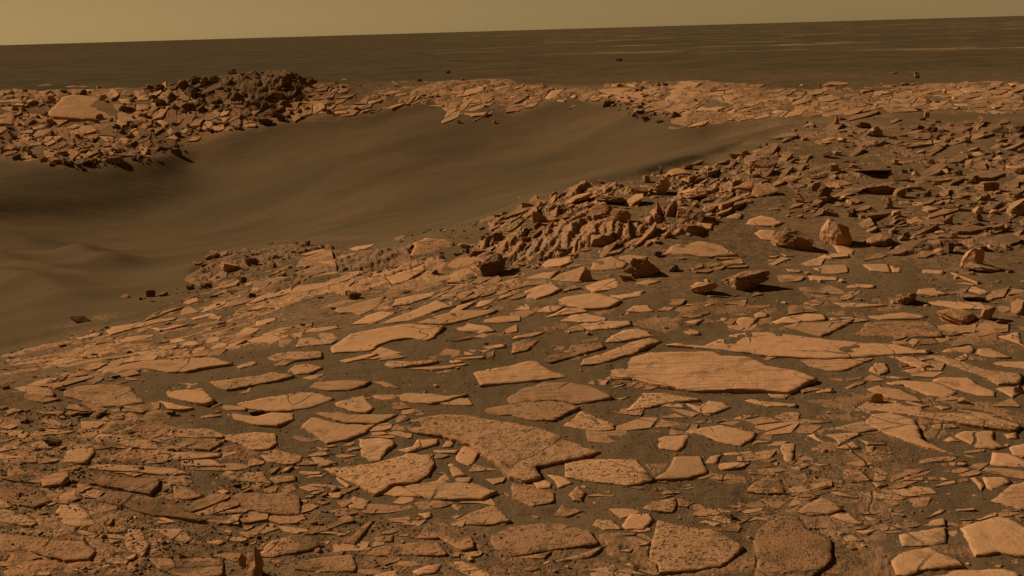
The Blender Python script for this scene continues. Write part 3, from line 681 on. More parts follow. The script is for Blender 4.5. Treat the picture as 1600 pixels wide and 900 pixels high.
# foot x, foot y, width, height in picture points, form, texture | label | short reference
ROCK_TXT = '''
1304 384 42 38 boulder s depth=0.9 rough=0.055 seed=931|big pale angular boulder standing on sand at right, shaded right side|the big pale boulder
1236 388 76 30 block g rough=0.11 az=-0.3 tilt=0.25 tdir=1.6 depth=0.45 sink=0.4 seed=1207|big tilted layered block left of the big pale boulder|the tilted layered block
1370 384 46 16 boulder g rough=0.09 depth=0.8 sink=0.45|half-buried rounded rock right of the big pale boulder|
1518 420 26 30 boulder s depth=0.9|round pale boulder at far right beside dark flaky rock|the round right boulder
1530 424 45 16 plate g az=0.2
1482 396 20 16 block d
1570 385 46 12 plate d az=0.15
1425 390 42 12 plate d az=0.1
1415 372 14 10 block g
1410 378 20 12 plate g
1375 303 62 22 plate g sink=0.4 rough=0.11 az=0.15 depth=0.5|dark ledge of broken rock in the middle of the right field|the dark field ledge
1362 276 55 12 plate d az=0.2 tilt=0.2
1400 283 32 8 plate d az=0.05
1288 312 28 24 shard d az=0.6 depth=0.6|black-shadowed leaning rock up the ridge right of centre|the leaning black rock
1270 298 22 16 block g
1246 318 22 14 block g
1300 270 18 14 block g
1290 246 26 12 plate d
1306 268 16 6 plate d
1386 325 18 16 block g
1462 308 14 8 plate d
1450 285 18 7 plate d
1525 290 22 18 block d
1540 300 30 14 block g
1595 335 40 20 block g
1585 322 30 18 block g
1530 345 12 10 block d
1450 265 18 8 plate d
1440 240 20 8 plate g
1585 236 30 10 plate g
1510 245 22 8 plate g
1480 350 18 10 block g
1528 355 22 10 plate d
1350 332 26 12 plate g
1404 308 22 14 block g
1425 296 20 10 plate g
1500 505 62 26 plate l az=0.35 tilt=0.3 tdir=0.6 depth=0.5|jagged layered block with black underside near the right edge|the jagged layered block
1412 475 30 14 block g|dark small knob of rock on the sand left of the jagged block|
1540 500 26 18 block g
1565 507 18 8 plate d
1590 490 30 16 block g
1520 470 36 8 plate g
1370 632 26 16 shard s depth=0.6|wedge-shaped stone with black shadow below the smooth overlapping slab|the wedge stone
1448 575 14 12 plate l
1155 450 85 28 block g rough=0.11 az=0.15 depth=0.55 sink=0.45|large ragged layered outcrop block beneath the ridge|the ragged outcrop block
1100 460 40 22 plate s depth=0.7
1005 432 74 24 block g rough=0.11 az=0.4 tilt=0.25 depth=0.4|dark striped block with steep shaded face below the ridge|the striped block
1052 424 20 9 block d
1028 402 16 10 block d
915 440 22 26 shard g|upright shaded rock left of the striped block|the upright shaded rock
980 440 26 14 plate g
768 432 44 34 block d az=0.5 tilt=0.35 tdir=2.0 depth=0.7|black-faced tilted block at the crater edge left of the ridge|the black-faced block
748 420 18 14 block s
775 378 22 14 block d
756 382 22 16 block g az=0.6
730 398 8 14 shard d
728 388 24 10 plate s
690 405 10 6 block d
680 430 14 8 block d
735 436 16 8 plate d
1030 304 48 24 block l rough=0.11 az=0.5 depth=0.5|dark striped rock near the ridge crest|the dark crest rock
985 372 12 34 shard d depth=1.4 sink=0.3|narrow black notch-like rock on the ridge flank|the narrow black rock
968 352 40 26 block g
1028 336 14 22 shard g
1050 338 20 24 shard g az=0.4
1075 345 55 24 boulder g sink=0.5
1085 312 50 16 block s
1105 318 26 10 plate d
1160 300 40 16 plate l az=0.5|leaning narrow rock right of the ridge crest in sand|the leaning crest rock
1190 306 42 18 plate l az=0.45
1195 266 30 14 block g
1180 262 26 12 block g
1075 364 54 14 block g sink=0.35
1040 372 16 10 block g
940 385 40 20 boulder g sink=0.4
955 378 26 14 block d
920 375 36 18 plate g az=0.5
910 316 44 20 plate s az=0.5
925 330 18 12 block d
938 340 40 16 plate g az=0.5
960 320 52 18 plate g az=0.55
890 345 26 14 plate g az=0.6
868 330 22 12 plate g az=0.6
845 348 26 16 block g
840 358 18 12 block d
825 362 16 9 plate d
870 350 24 14 plate s az=0.6
905 352 24 14 plate g az=0.6
930 345 28 16 plate g az=0.6
990 322 36 16 plate s az=0.6
1000 306 30 14 block g
1030 270 12 9 block d
1010 285 24 12 block g
1060 275 30 10 plate s
1075 265 24 9 plate g
1090 258 20 8 plate d
1130 258 26 9 plate g
1150 248 22 9 block g
1165 243 16 8 block g
940 288 14 7 block g
950 292 12 8 block d
890 392 20 10 plate g
880 398 22 10 block d
862 402 20 10 plate g
845 405 22 10 plate d
838 412 30 9 plate d
# left outcrop jutting into the crater
445 384 38 9 plate d az=0.1|dark flat rock topping the outcrop at the crater edge, left of centre|the dark outcrop flat rock
480 384 10 8 block d
460 398 8 6 block d
395 415 22 12 block d
380 442 14 9 block d
325 450 14 9 block d
318 452 10 7 block d
335 405 24 14 plate g
350 400 20 10 plate g
360 425 30 18 plate s
310 415 14 9 plate g
236 464 16 11 boulder d|round dark rock on the crater sand, left of the outcrop|the round dark sand rock
255 463 14 8 block g
220 469 5 5 block d
195 466 14 6 plate g
130 504 26 8 plate d|flat black rock at the sand edge, lower left|the flat black rock
115 500 6 5 block d
555 468 22 12 block d
545 462 10 9 block d
# crevices and small dark stones of the foreground
400 648 28 8 plate d az=0.1|black ragged stone wedged below the lens-shaped slab|the wedged black stone
268 650 14 6 block d
150 652 24 7 plate d
130 650 16 5 plate d
1084 571 8 4 block d|tiny dark stone lying on the largest slab|
1139 811 13 10 shard d|small black stone alone on the sand right of the big pitted slab|the lone black stone
90 762 34 12 plate l
82 697 26 8 plate d
112 783 28 8 plate l az=0.3
221 736 12 6 block g
404 905 28 42 shard l depth=0.8 sink=0.12|upright pale shard at the bottom edge, left of centre|the upright bottom shard
380 885 18 24 shard g
728 620 8 5 block g
665 616 8 6 block s
1505 632 20 8 block g
1590 615 16 14 block g
# far rim and plain
48 243 8 6 block d
28 250 14 8 block d
87 256 22 9 block s
103 259 10 8 block d
124 262 10 5 block d
136 259 18 9 block d
183 256 20 13 boulder g sink=0.45|big dark-bottomed boulder at the foot of the far left rim|the far left boulder
277 244 18 9 block d|lone black rock on the sand below the far left rim|the lone far rim rock
198 176 22 10 plate d
414 195 26 12 block d|dark block at the foot of the far hump|the dark foot block
438 190 14 14 block d
425 182 20 10 block g
948 167 13 11 block d|single black rock at the sand edge on the far rim, right of centre|the black far rim rock
957 163 8 5 block d
980 171 6 4 block d
1008 190 16 7 block d
1055 184 16 9 block d
1030 192 14 7 plate d
1000 178 14 6 block d
717 193 8 5 block d|small dark rock alone on the crater sand below the far rim|
772 193 7 4 block s|tiny pale stone alone on the crater sand below the far rim|
700 115 7 5 block d
656 127 7 5 block d
967 96 11 5 block d|dark rock far out on the plain above the rim centre|
1395 115 11 5 plate d|flat dark rock on the plain at right|
1431 122 9 9 block g|squat brown rock on the plain right of the flat dark one|
1412 134 14 7 plate g
1280 135 6 4 block d
1450 160 10 5 block g
1465 161 8 4 block d
1475 147 8 8 block s
1436 174 18 4 plate d
1448 184 8 8 block g
1318 188 14 8 plate d
1305 198 10 16 shard g
1348 202 28 10 plate d az=0.4
1366 214 32 16 block g
1358 214 12 8 block d
1430 205 30 10 block d
1455 208 24 12 block d
1465 192 10 6 block d
1515 194 20 7 plate d
1560 208 24 10 block d
1592 210 18 12 block d
1562 216 14 8 block d
1510 208 18 8 block d
1460 222 14 9 block d
1510 224 14 8 block d
1565 224 14 8 block d
'''
RIDGE = [(820, 318), (900, 296), (1000, 280), (1100, 262), (1190, 225), (1210, 235), (1200, 300), (1120, 345), (1050, 380), (960, 390), (860, 415), (780, 425), (720, 400), (760, 360)]
FIELD = [(1190, 215), (1250, 192), (1330, 184), (1600, 190), (1640, 350), (1600, 400), (1400, 400), (1330, 340), (1230, 340), (1120, 300)]
FIELD_LOW = [(1050, 400), (1250, 400), (1640, 380), (1640, 530), (1450, 520), (1150, 480)]
SLOPE = [(310, 450), (560, 390), (740, 400), (900, 400), (1000, 440), (760, 480), (560, 500), (330, 560), (60, 620), (0, 620), (0, 550), (200, 505)]
UPSLOPE = [(600, 372), (740, 345), (830, 320), (780, 400), (640, 400)]
OUTCROP = [(295, 440), (320, 400), (420, 380), (600, 385), (700, 400), (560, 440), (420, 470), (330, 470)]
LEFTLOW = [(0, 640), (200, 630), (330, 690), (300, 770), (420, 830), (400, 900), (0, 900)]
MIDLOW = [(330, 690), (560, 700), (560, 800), (760, 830), (1000, 880), (1000, 900), (380, 900), (330, 800)]
NEARALL = [(0, 560), (700, 480), (1600, 440), (1600, 900), (0, 900)]
RIGHTLOW = [(1150, 700), (1450, 700), (1430, 830), (1300, 860), (1180, 800)]
FARLEFT = [(0, 140), (150, 139), (240, 136), (300, 150), (470, 150), (520, 178), (420, 192), (330, 212), (230, 248), (130, 258), (0, 246)]
HUMP = [(225, 140), (300, 126), (350, 117), (400, 113), (450, 119), (480, 124), (460, 150), (440, 170), (360, 178), (250, 172)]
FARMID = [(470, 126), (640, 129), (760, 125), (890, 130), (940, 140), (960, 164), (880, 152), (800, 178), (730, 182), (660, 162), (560, 180), (480, 180)]
FARRIGHT = [(950, 134), (1020, 128), (1200, 133), (1600, 130), (1600, 172), (1330, 176), (1290, 186), (1200, 186), (1080, 196), (1000, 186)]
FARSPUR = [(940, 166), (1000, 140), (1040, 128), (1050, 140), (1010, 165), (1070, 185), (1010, 193), (970, 175)]
SANDEDGE = [(60, 245), (300, 225), (280, 250), (140, 266), (60, 262)]
# outcrops: polygon, strike, spacing and height of the beds in picture points, share showing, texture, label
LEDGES = [
    (RIDGE, 1.1, 24, 14, .66, 'g', 'jagged brown outcrop of tilted beds along the near crater rim', .65),
    ([(1190, 218), (1250, 196), (1330, 190), (1600, 196), (1660, 350), (1600, 395), (1400, 395), (1330, 340), (1230, 335), (1130, 300)], .6, 30, 8, .48, 'g', 'low ragged outcrop between the rocks of the right field'),
    (SLOPE, .7, 30, 7, .50, 'w', 'thin slanting ledges on the slope left of the ridge'),
    (OUTCROP, .9, 22, 13, .60, 'g', 'small ragged outcrop jutting into the crater sand'),
    (LEFTLOW, .1, 40, 6.5, .48, 'r', 'reddish crumbling bedrock in the lower left corner'),
    (MIDLOW, .3, 42, 6.5, .46, 'r', 'rough cracked bedrock along the bottom edge left of centre'),
    (RIGHTLOW, -.2, 26, 5, .40, 'w', 'crumbly patch of flaking bedrock on the sand at lower right'),
    ([(420, 560), (700, 490), (1000, 470), (1640, 450), (1640, 930), (1000, 930), (900, 830), (560, 690), (330, 640)],   .12, 60, 4.5, .38, 'w', 'thin worn ledges half buried in sand between the foreground slabs', 1.6),
    (FARLEFT, .2, 22, 9, .58, 'w', 'fractured bedrock of the far left crater wall'),
    (HUMP, .3, 20, 14, .62, 'd', 'dark rugged mound on the far left rim', .7),
    (FARMID, 1.2, 24, 5, .60, 'w', 'bright fractured bedrock along the middle of the far rim'),
    (FARRIGHT, 1.0, 26, 4, .60, 'w', 'pale fractured bedrock pavement of the far right rim')]
# fractured bedrock: polygon, cell width and height, direction of the long side, gap, share kept, lift in picture points, unevenness, textures
PAVING = [
    (FARLEFT, 14, 8.5, 8, .06, .90, 1.4, .9, 'sgwlw'),
    (HUMP, 15, 10, 10, .05, .40, 3.0, 1.4, 'dgd'),
    (FARMID, 17, 5.5, 22, .05, .92, .8, .8, 'swlw'),
    (FARRIGHT, 19, 5.5, 8, .06, .90, .7, .7, 'swlw'),
    (RIDGE, 26, 6, 30, .05, .55, 2.6, 2.0, 'gwglw'),
    (FIELD, 22, 6, 10, .08, .36, 2.0, 1.6, 'gwg'),
    (FIELD_LOW, 34, 8, 4, .12, .20, 1.2, 1.0, 'sw'),
    (SLOPE, 32, 7, 15, .10, .36, 1.3, 1.1, 'swwg'),
    (UPSLOPE, 22, 6, 20, .10, .5, 1.4, 1.0, 'gw'),
    (OUTCROP, 24, 8, 20, .07, .35, 2.0, 1.2, 'gwg'),
    (LEFTLOW, 32, 10, -4, .10, .28, 1.5, 1.0, 'rwwp'),
    (MIDLOW, 32, 11, 10, .10, .30, 1.5, 1.0, 'rwwp'),
    (RIGHTLOW, 24, 7, -8, .15, .20, .8, .8, 'rw'),
    (NEARALL, 30, 7.5, 4, .12, .30, .9, .9, 'swpw')]
N_CELL = 280
# loose stones: polygon, count, width range, height/width range, forms, textures, strike
ZONES = [
    (RIDGE, 560, 4, 24, .28, .5, ['plate', 'plate', 'block'], 'ggwgl', 1.0),
    (FIELD, 520, 4, 20, .3, .6, ['block', 'block', 'plate'], 'ggdsl', .1),
    (FIELD_LOW, 110, 4, 16, .25, .5, ['plate', 'block'], 'sgg', .1),
    (SLOPE, 420, 3, 13, .25, .45, ['plate', 'block'], 'sgdr', .45),
    (UPSLOPE, 120, 3, 14, .3, .5, ['plate', 'block'], 'gsd', .5),
    (OUTCROP, 280, 3, 16, .3, .55, ['plate', 'block'], 'gddg', .8),
    (LEFTLOW, 380, 3, 14, .25, .5, ['plate', 'block'], 'rrsd', None),
    (MIDLOW, 240, 3, 14, .25, .5, ['plate', 'block'], 'rsrg', None),
    (RIGHTLOW, 110, 3, 10, .2, .4, ['plate', 'block'], 'rsr', None),
    (NEARALL, 500, 3, 11, .2, .45, ['plate', 'block'], 'ssrg', None),
    (FARLEFT, 420, 4, 13, .5, .8, ['block', 'block', 'boulder'], 'dgsg', None),
    (HUMP, 360, 4, 20, .45, .8, ['block', 'block', 'boulder'], 'dddg', None),
    (FARMID, 170, 3, 11, .3, .5, ['block', 'plate'], 'ssg', .5),
    (FARRIGHT, 240, 3, 11, .25, .5, ['plate', 'block'], 'ssg', .4),
    (FARSPUR, 130, 4, 13, .4, .6, ['block', 'plate'], 'dgd', None),
    ([(215, 470), (300, 440), (350, 408), (440, 384), (500, 388), (420, 410), (340, 450), (260, 474)], 70, 4, 15, .4, .65, ['block', 'plate'], 'ddg', .8),
    (SANDEDGE, 60, 3, 8, .4, .6, ['block'], 'dg', None)]
PEBBLES = [(NEARALL, 5200, 1.2, 3.4), (LEFTLOW, 3200, 1.4, 4.5), (MIDLOW, 1600, 1.4, 4.5), (RIGHTLOW, 500, 1.2, 3.2), (SLOPE, 900, 1.2, 3), ([(900, 620), (1300, 600), (1450, 760), (1300, 840), (900, 800)], 2600, 1.2, 2.8), (FIELD_LOW, 500, 1.2, 3)]
N_FLAKE, N_ROCK = 120, 130

# ------------------------------------------------------------------ ground sheet
def add_obj(name, me, mat=None, kind=None):
    o = bpy.data.objects.new(name, me); COL.objects.link(o)
    if mat is not None: me.materials.append(mat)
    if kind: o['kind'] = kind
    return o
def mesh_np(name, V, F, smooth=True):  # V (n,3), F (m,3|4)
    me = bpy.data.meshes.new(name); V = np.asarray(V, np.float32); F = np.asarray(F, np.int32)
    me.vertices.add(len(V)); me.vertices.foreach_set('co', V.ravel())
    k = F.shape[1]; me.loops.add(F.size); me.loops.foreach_set('vertex_index', F.ravel())
    me.polygons.add(len(F)); me.polygons.foreach_set('loop_start', np.arange(0, F.size, k, dtype=np.int32)); me.polygons.foreach_set('loop_total', np.full(len(F), k, np.int32))
    me.polygons.foreach_set('use_smooth', np.full(len(F), smooth)); me.update(calc_edges=True); return me
nR, nT = GR.shape
idx = np.arange(nR * nT).reshape(nR, nT)
F = np.stack([idx[:-1, :-1], idx[:-1, 1:], idx[1:, 1:], idx[1:, :-1]], -1).reshape(-1, 4)[:, ::-1]
gm = mesh_np('ground', np.stack([GX, GY, H], -1).reshape(-1, 3), F)
def blur(a, n=4):
    a = a.astype(float)
    for _ in range(n):
        b_ = a.copy(); b_[1:-1, 1:-1] = (a[1:-1, 1:-1] * 2 + a[:-2, 1:-1] + a[2:, 1:-1] + a[1:-1, :-2] + a[1:-1, 2:]) / 6; a = b_
    return a
RUBBLE = [[(-200, 560), (0, 545), (200, 505), (420, 470), (700, 410), (860, 330), (1000, 290), (1180, 230), (1260, 192), (1600, 190), (1800, 260), (1700, 420), (1300, 420), (1120, 440), (760, 470), (480, 520), (240, 560), (0, 620), (-200, 640)],
          [(-300, 640), (200, 640), (330, 690), (300, 760), (330, 800), (700, 830), (900, 900), (900, 1200), (-500, 1200)],
          [(560, 800), (1000, 870), (1000, 1000), (400, 1000)], [(1150, 720), (1450, 720), (1420, 800), (1200, 900), (1150, 830)]]
deb = np.zeros(GR.shape)
wx_ = 45 * fbm(GX * 2.2, GY * 2.2, 11.0, 3); wy_ = 28 * fbm(GX * 2.2, GY * 2.2, 14.0, 3)
for q in RUBBLE: deb = np.maximum(deb, blur(inpoly(gpx + wx_, gpy + wy_, q) & front, 14))
RIMZ = [(-400, 262), (0, 252), (130, 262), (230, 250), (330, 215), (430, 192), (560, 182), (660, 160), (740, 156), (800, 182), (880, 152), (960, 166), (1080, 197), (1200, 187), (1330, 176), (1800, 180), (1800, 130), (1600, 132), (1450, 139), (1300, 142), (1200, 136), (1100, 130), (1020, 131), (900, 134), (760, 128), (640, 132), (540, 129), (460, 122), (400, 116), (320, 125), (230, 138), (-400, 142)]
deb = np.maximum(deb, .8 * blur(inpoly(gpx, gpy, RIMZ) & front & (GR < 33), 3))
pl = sstep(26, 34, GR) * (~near_mask | (GR > 26)) * (1 - blur(bowl_mask, 2))
palez = pl * sstep(-8, 25, GX + 0.08 * GY) * sstep(30, 60, GR) * (1 - sstep(900, 2500, GR))
grain = np.where(near_mask, 1.0, 0.25) * (1 - sstep(9, 22, GR)) * (1 - blur(bowl_mask, 3) * .9)
for nm_, arr in (('plain', pl), ('pale', palez), ('debris', deb), ('grain', grain)):
    a = gm.attributes.new(nm_, 'FLOAT', 'POINT'); a.data.foreach_set('value', np.asarray(arr, np.float32).ravel())
ground_o = add_obj('ground', gm, MAT['soil'], 'structure'); ground_o['label'] = 'brown sandy ground with a shallow crater and a flat plain to the horizon'

# ------------------------------------------------------------------ slabs traced from the photograph, laid on the land
TILE = {}
for q, nm_ in enumerate('ABCD'): TILE[nm_] = (400 * q, 450); TILE['EFGH'[q]] = (400 * q, 675); TILE['IJKL'[q]] = (400 * q, 225); TILE['MNOP'[q]] = (400 * q, 0)
SLABS = []
for ln in SLAB_TXT.strip().splitlines():
    ln = ln.strip()
    if not ln or ln[0] == '#': continue
    head, *rest = ln.split('|'); t, mk, *bt = head.split()
    pts = [tuple(float(v) for v in p.split(',')) for p in rest[0].split()]
    if t != 'X': pts = [(TILE[t][0] + a / 4, TILE[t][1] + b_ / 4) for a, b_ in pts]
    SLABS.append({'mat': mk, 'beta': float(bt[0]) if bt else 0.0, 'pts': pts, 'lab': rest[1].strip() if len(rest) > 1 else None, 'ref': rest[2].strip() if len(rest) > 2 else None})

OCC = np.zeros((900, 1600), bool)
def occupy(pts, grow=0):
    xs = [p[0] for p in pts]; ys = [p[1] for p in pts]
    x0, x1, y0, y1 = int(max(0, min(xs) - grow)), int(min(1600, max(xs) + grow + 1)), int(max(0, min(ys) - grow)), int(min(900, max(ys) + grow + 1))
    if x1 <= x0 or y1 <= y0: return 0.0
    X, Y = np.meshgrid(np.arange(x0, x1) + .5, np.arange(y0, y1) + .5); m_ = inpoly(X, Y, pts)
    f = OCC[y0:y1, x0:x1][m_].mean() if m_.any() else 0.0
    return f, (x0, x1, y0, y1, m_)
def mark(pts):
    r = occupy(pts)
    if r: OCC[r[1][2]:r[1][3], r[1][0]:r[1][1]] |= r[1][4]

def roughen(P, s, amp, seed):          # split the outline into short steps and break its straightness
    n = len(P); out = []
    for i in range(n):
        a, b_ = P[i], P[(i + 1) % n]; L = np.hypot(*(b_ - a)); k = max(1, int(round(L / s)))
        nrm = np.array([-(b_ - a)[1], (b_ - a)[0]]) / max(L, 1e-9)
        for j in range(k):
            t = j / k; q = a + (b_ - a) * t
            w = amp * (0.30 if j == 0 else 1.0)
            d = fbm(np.array([q[0] / (s * 7) + seed]), np.array([q[1] / (s * 7) - seed]), seed * 1.7, 3)[0]
            d2 = vnoise(np.array([q[0] / (s * 1.3)]), np.array([q[1] / (s * 1.3)]), np.array([seed * 3.1]))[0]
            out.append(q + nrm * w * (d * 0.8 + d2 * 0.35))
    return np.array(out)

def slab_mesh(name, pts, seed, beta=0.0, thick=None, fine=4.0, bulge=0.0):
    """a broken plate of bedrock whose rim falls on the traced outline; sides run down into the soil"""
    px = np.array([p[0] for p in pts]); py = np.array([p[1] for p in pts])
    G = ground(px, py); gd = np.linalg.norm(G - CAM, axis=1)
    if np.ptp(gd) > .16 * gd.mean():      # outline crosses a brow: keep it all on the near side
        G = CAM + (G - CAM) * (np.clip(gd, 0, gd.min() * 1.05) / gd)[:, None]; beta = max(beta, 10.0)
    cen = G.mean(0); dist = np.linalg.norm(cen - CAM)
    if beta == 0:
        sz = min(np.ptp(px), np.ptp(py) * 2.2) * dist / FPX
    else: sz = min(np.ptp(px), np.ptp(py) * 2.2) * dist / FPX
    t = thick if thick is not None else float(np.clip(0.024 * sz + 0.003, 0.004, 0.04))
    if beta == 0:                      # plane through the land under the outline
        Gc = G[:, :2] - cen[:2]; lam = .06 * (Gc ** 2).sum() + 1e-6; co = np.linalg.solve(Gc.T @ Gc + lam * np.eye(2), Gc.T @ (G[:, 2] - cen[2]))
        nrm = np.array([-co[0], -co[1], 1.0]); nrm /= np.linalg.norm(nrm)
        p0 = cen + np.array([0, 0, t * .75])
        t *= random.Random(seed + 1).uniform(.55, 1.25); tl = (random.Random(seed).uniform(.2, 1.5)) * t / max(sz, .02)      # lee side stands prouder than the sunward side
        nrm = nrm + np.array([-.8, .6, 0]) * tl * .7; nrm /= np.linalg.norm(nrm)
    else:                              # upturned plate: hinged on its lowest point and leaning back
        k = int(np.argmax(py)); az = math.atan2(cen[0], cen[1]); b_ = math.radians(beta)
        nrm = np.array([-math.sin(az) * math.sin(b_), -math.cos(az) * math.sin(b_), math.cos(b_)])
        p0 = G[k] + np.array([0, 0, t * .5])
    if nrm[2] < .8: nrm = np.array([nrm[0], nrm[1], 0]) / math.hypot(nrm[0], nrm[1]) * .6 + np.array([0, 0, .8])
    d = rays(px, py); dn = d @ nrm; tg = ((G - CAM) * d).sum(1) / (d * d).sum(1); tt = ((p0 - CAM) @ nrm) / np.where(np.abs(dn) < 1e-4, -1e-4, dn)
    if ((tt < .8 * tg) | (tt > 1.25 * tg)).any(): print('off-plane slab', name, pts[0])
    tt = np.clip(tt, .93 * np.median(tg), 1.07 * np.median(tg)) if ((tt < .8 * tg) | (tt > 1.25 * tg)).any() else tt
    P3 = CAM + tt[:, None] * d
    c0 = P3.mean(0); u = np.cross(nrm, [0, 1, 0]); u /= np.linalg.norm(u); v = np.cross(nrm, u) * -1
    v = np.cross(nrm, u)
    uv = np.c_[(P3 - c0) @ u, (P3 - c0) @ v]
    if ((uv[:, 0] * np.roll(uv[:, 1], -1) - np.roll(uv[:, 0], -1) * uv[:, 1]).sum()) < 0: uv = uv[::-1]
    s = max(fine * dist / FPX, 0.002); ext = np.ptp(uv, 0); s = max(s, max(ext) / 90)
    B = roughen(uv, s, min(.55 * s, .04 * min(ext) + .2 * s), seed % 97)
    gx = np.arange(uv[:, 0].min(), uv[:, 0].max(), s); gy = np.arange(uv[:, 1].min(), uv[:, 1].max(), s * 1.6)
    X, Y = np.meshgrid(gx, gy); X = X + (np.arange(len(gy)) % 2)[:, None] * s * .5
    r = np.random.default_rng(seed); X = X + r.uniform(-.25, .25, X.shape) * s; Y = Y + r.uniform(-.25, .25, Y.shape) * s
    I = np.c_[X.ravel(), Y.ravel()]; I = I[inpoly(I[:, 0], I[:, 1], B)]
    if len(I):                         # keep clear of the rim
        dd = np.full(len(I), 1e9)
        for i in range(len(B)):
            a, e = B[i], B[(i + 1) % len(B)] - B[i]; q = np.clip(((I - a) @ e) / max(e @ e, 1e-12), 0, 1); dd = np.minimum(dd, np.linalg.norm(I - a - q[:, None] * e, axis=1))
        I = I[dd > s * .55]; dd = dd[dd > s * .55]
    else: dd = np.zeros(0)
    nB = len(B)
    vin = [Vector(q) for q in B] + [Vector(q) for q in I]
    vo, eo, fo, ov, _, _ = delaunay_2d_cdt(vin, [(i, (i + 1) % nB) for i in range(nB)], [], 1, 1e-7)
    if len(fo) < 1: return None
    UV = np.array([(q.x, q.y) for q in vo]); rimd = np.zeros(len(UV)); isb = np.zeros(len(UV), bool); order = {}
    for k, l in enumerate(ov):
        for q in l:
            if q < nB: isb[k] = True; order[q] = k
            else: rimd[k] = dd[q - nB]
    top = c0 + UV[:, :1] * u + UV[:, 1:] * v
    round_w = max(.7 * t, .8 * s)
    relief = min(.16 * t, .003 + .006 * sz)
    z = relief * fbm(top[:, 0] / (sz * .35 + .02), top[:, 1] / (sz * .35 + .02), seed % 31, 3) + relief * .7 * fbm(top[:, 0] / (s * 3), top[:, 1] / (s * 3), seed % 17, 2)
    z = z - .14 * t * (1 - sstep(0, 1, rimd / round_w)) + bulge * sz * sstep(0, .4 * sz, rimd)
    # flaked steps: parts of the top have lost a thin layer
    fl = fbm(top[:, 0] / (sz * .5 + .03) + 40, top[:, 1] / (sz * .28 + .03), seed % 41, 2); z = z - .28 * t * sstep(.22, .27, fl)
    top = top + nrm * z[:, None]
    ring = [order[i] for i in range(nB) if i in order]
    R0 = top[ring]; V = [top]; F3 = [[int(a) for a in f] for f in fo]
    out2 = np.zeros((len(ring), 3)); cc = R0.mean(0); rad = R0 - cc; rad[:, 2] = 0; rad /= np.maximum(np.linalg.norm(rad, axis=1), 1e-6)[:, None]
    gz = np.minimum(Hxy(R0[:, 0], R0[:, 1]), R0[:, 2] - .2 * t)
    jit = vnoise(R0[:, 0] / (s * 1.5), R0[:, 1] / (s * 1.5), np.full(len(R0), 3.3 + seed % 7))
    R1 = R0 + rad * (.10 + .22 * jit)[:, None] * t; R1[:, 2] = R0[:, 2] * .55 + gz * .45
    R2 = R0 + rad * (-.05 + .2 * np.roll(jit, 2))[:, None] * t; R2[:, 2] = gz - max(.6 * t, .012)
    base = len(top); n = len(ring); V += [R1, R2]
    for i in range(n):
        j = (i + 1) % n
        F3 += [[ring[i], base + i, base + j, ring[j]], [base + i, base + n + i, base + n + j, base + j]]
    F3.append([base + n + i for i in range(n)])
    V = np.concatenate(V); org = np.array([cc[0], cc[1], float(Hxy(cc[0], cc[1]))])
    me = bpy.data.meshes.new(name); me.from_pydata((V - org).tolist(), [], F3); me.validate(); me.update()
    bm = bmesh.new(); bm.from_mesh(me); bmesh.ops.recalc_face_normals(bm, faces=bm.faces); bm.to_mesh(me); bm.free()
    me.polygons.foreach_set('use_smooth', np.full(len(me.polygons), False)); 
    nt_ = len(fo); sm = np.zeros(len(me.polygons), bool); sm[:nt_] = True; me.polygons.foreach_set('use_smooth', sm)
    return me, org, sz, dist, t

THINGS = []                            # every countable thing: object, picture centre, size, noun, look words
def far_beta(dist, py): return 0.0
for k, S in enumerate(SLABS):
    g = ground([np.mean([p[0] for p in S['pts']])], [np.mean([p[1] for p in S['pts']])])[0]
    dist = np.linalg.norm(g - CAM)
    r = slab_mesh('rock_slab', S['pts'], 101 + k * 7, S['beta'])
    mark(S['pts'])
    if r is None: continue
    xs = [p[0] for p in S['pts']]; ys = [p[1] for p in S['pts']]; ar = (max(xs) - min(xs)) * (max(ys) - min(ys))
    small = ar < 420
    o = add_obj('stone_flake' if small else 'rock_slab', r[0], MAT[S['mat']]); o.location = r[1]
    THINGS.append({'o': o, 'c': (np.mean(xs), np.mean(ys)), 'w': max(xs) - min(xs), 'h': max(ys) - min(ys), 'noun': 'flake' if small else 'slab', 'tex': S['mat'], 'lab': S['lab'], 'ref': S['ref'], 'n': len(xs)})

# ------------------------------------------------------------------ bedrock ledges that crop out of the soil: dipping beds broken into blocks
def hash2(i, j, k): return (_hash(np.floor(i), np.floor(j), np.zeros_like(i) + k) + 1) / 2
def ledges(x, y, strike, lam, seed, broken=3.8):
    """sawtooth beds across the strike, cut into blocks along it; 0..1"""
    al, ac = x * math.cos(strike) + y * math.sin(strike), -x * math.sin(strike) + y * math.cos(strike)
    ac = ac + lam * .9 * fbm(x / (lam * 4) + seed, y / (lam * 4), seed, 3)
    out = 0
    for q, (l_, w_) in enumerate(((lam, .62), (lam * .37, .38))):
        u = -ac / l_; cell = np.floor(u); v = al / (l_ * broken) + 7.3 * hash2(cell, cell * 0, seed + q); v = v + .22 * fbm(x / l_, y / l_, seed + 3 + q, 2)
        hgt = hash2(cell, v, seed + 11 + q); saw = u - cell; saw = np.where(saw < .8, saw / .8, 1 - sstep(.8, 1, saw))
        joint = np.minimum(v - np.floor(v), 1 - (v - np.floor(v))); cut = sstep(.0, .10, joint)
        out = out + w_ * (.25 + .75 * hgt) * (.35 + .65 * saw) * (.45 + .55 * cut) * np.where(hgt < .22, .3, 1)
    return out
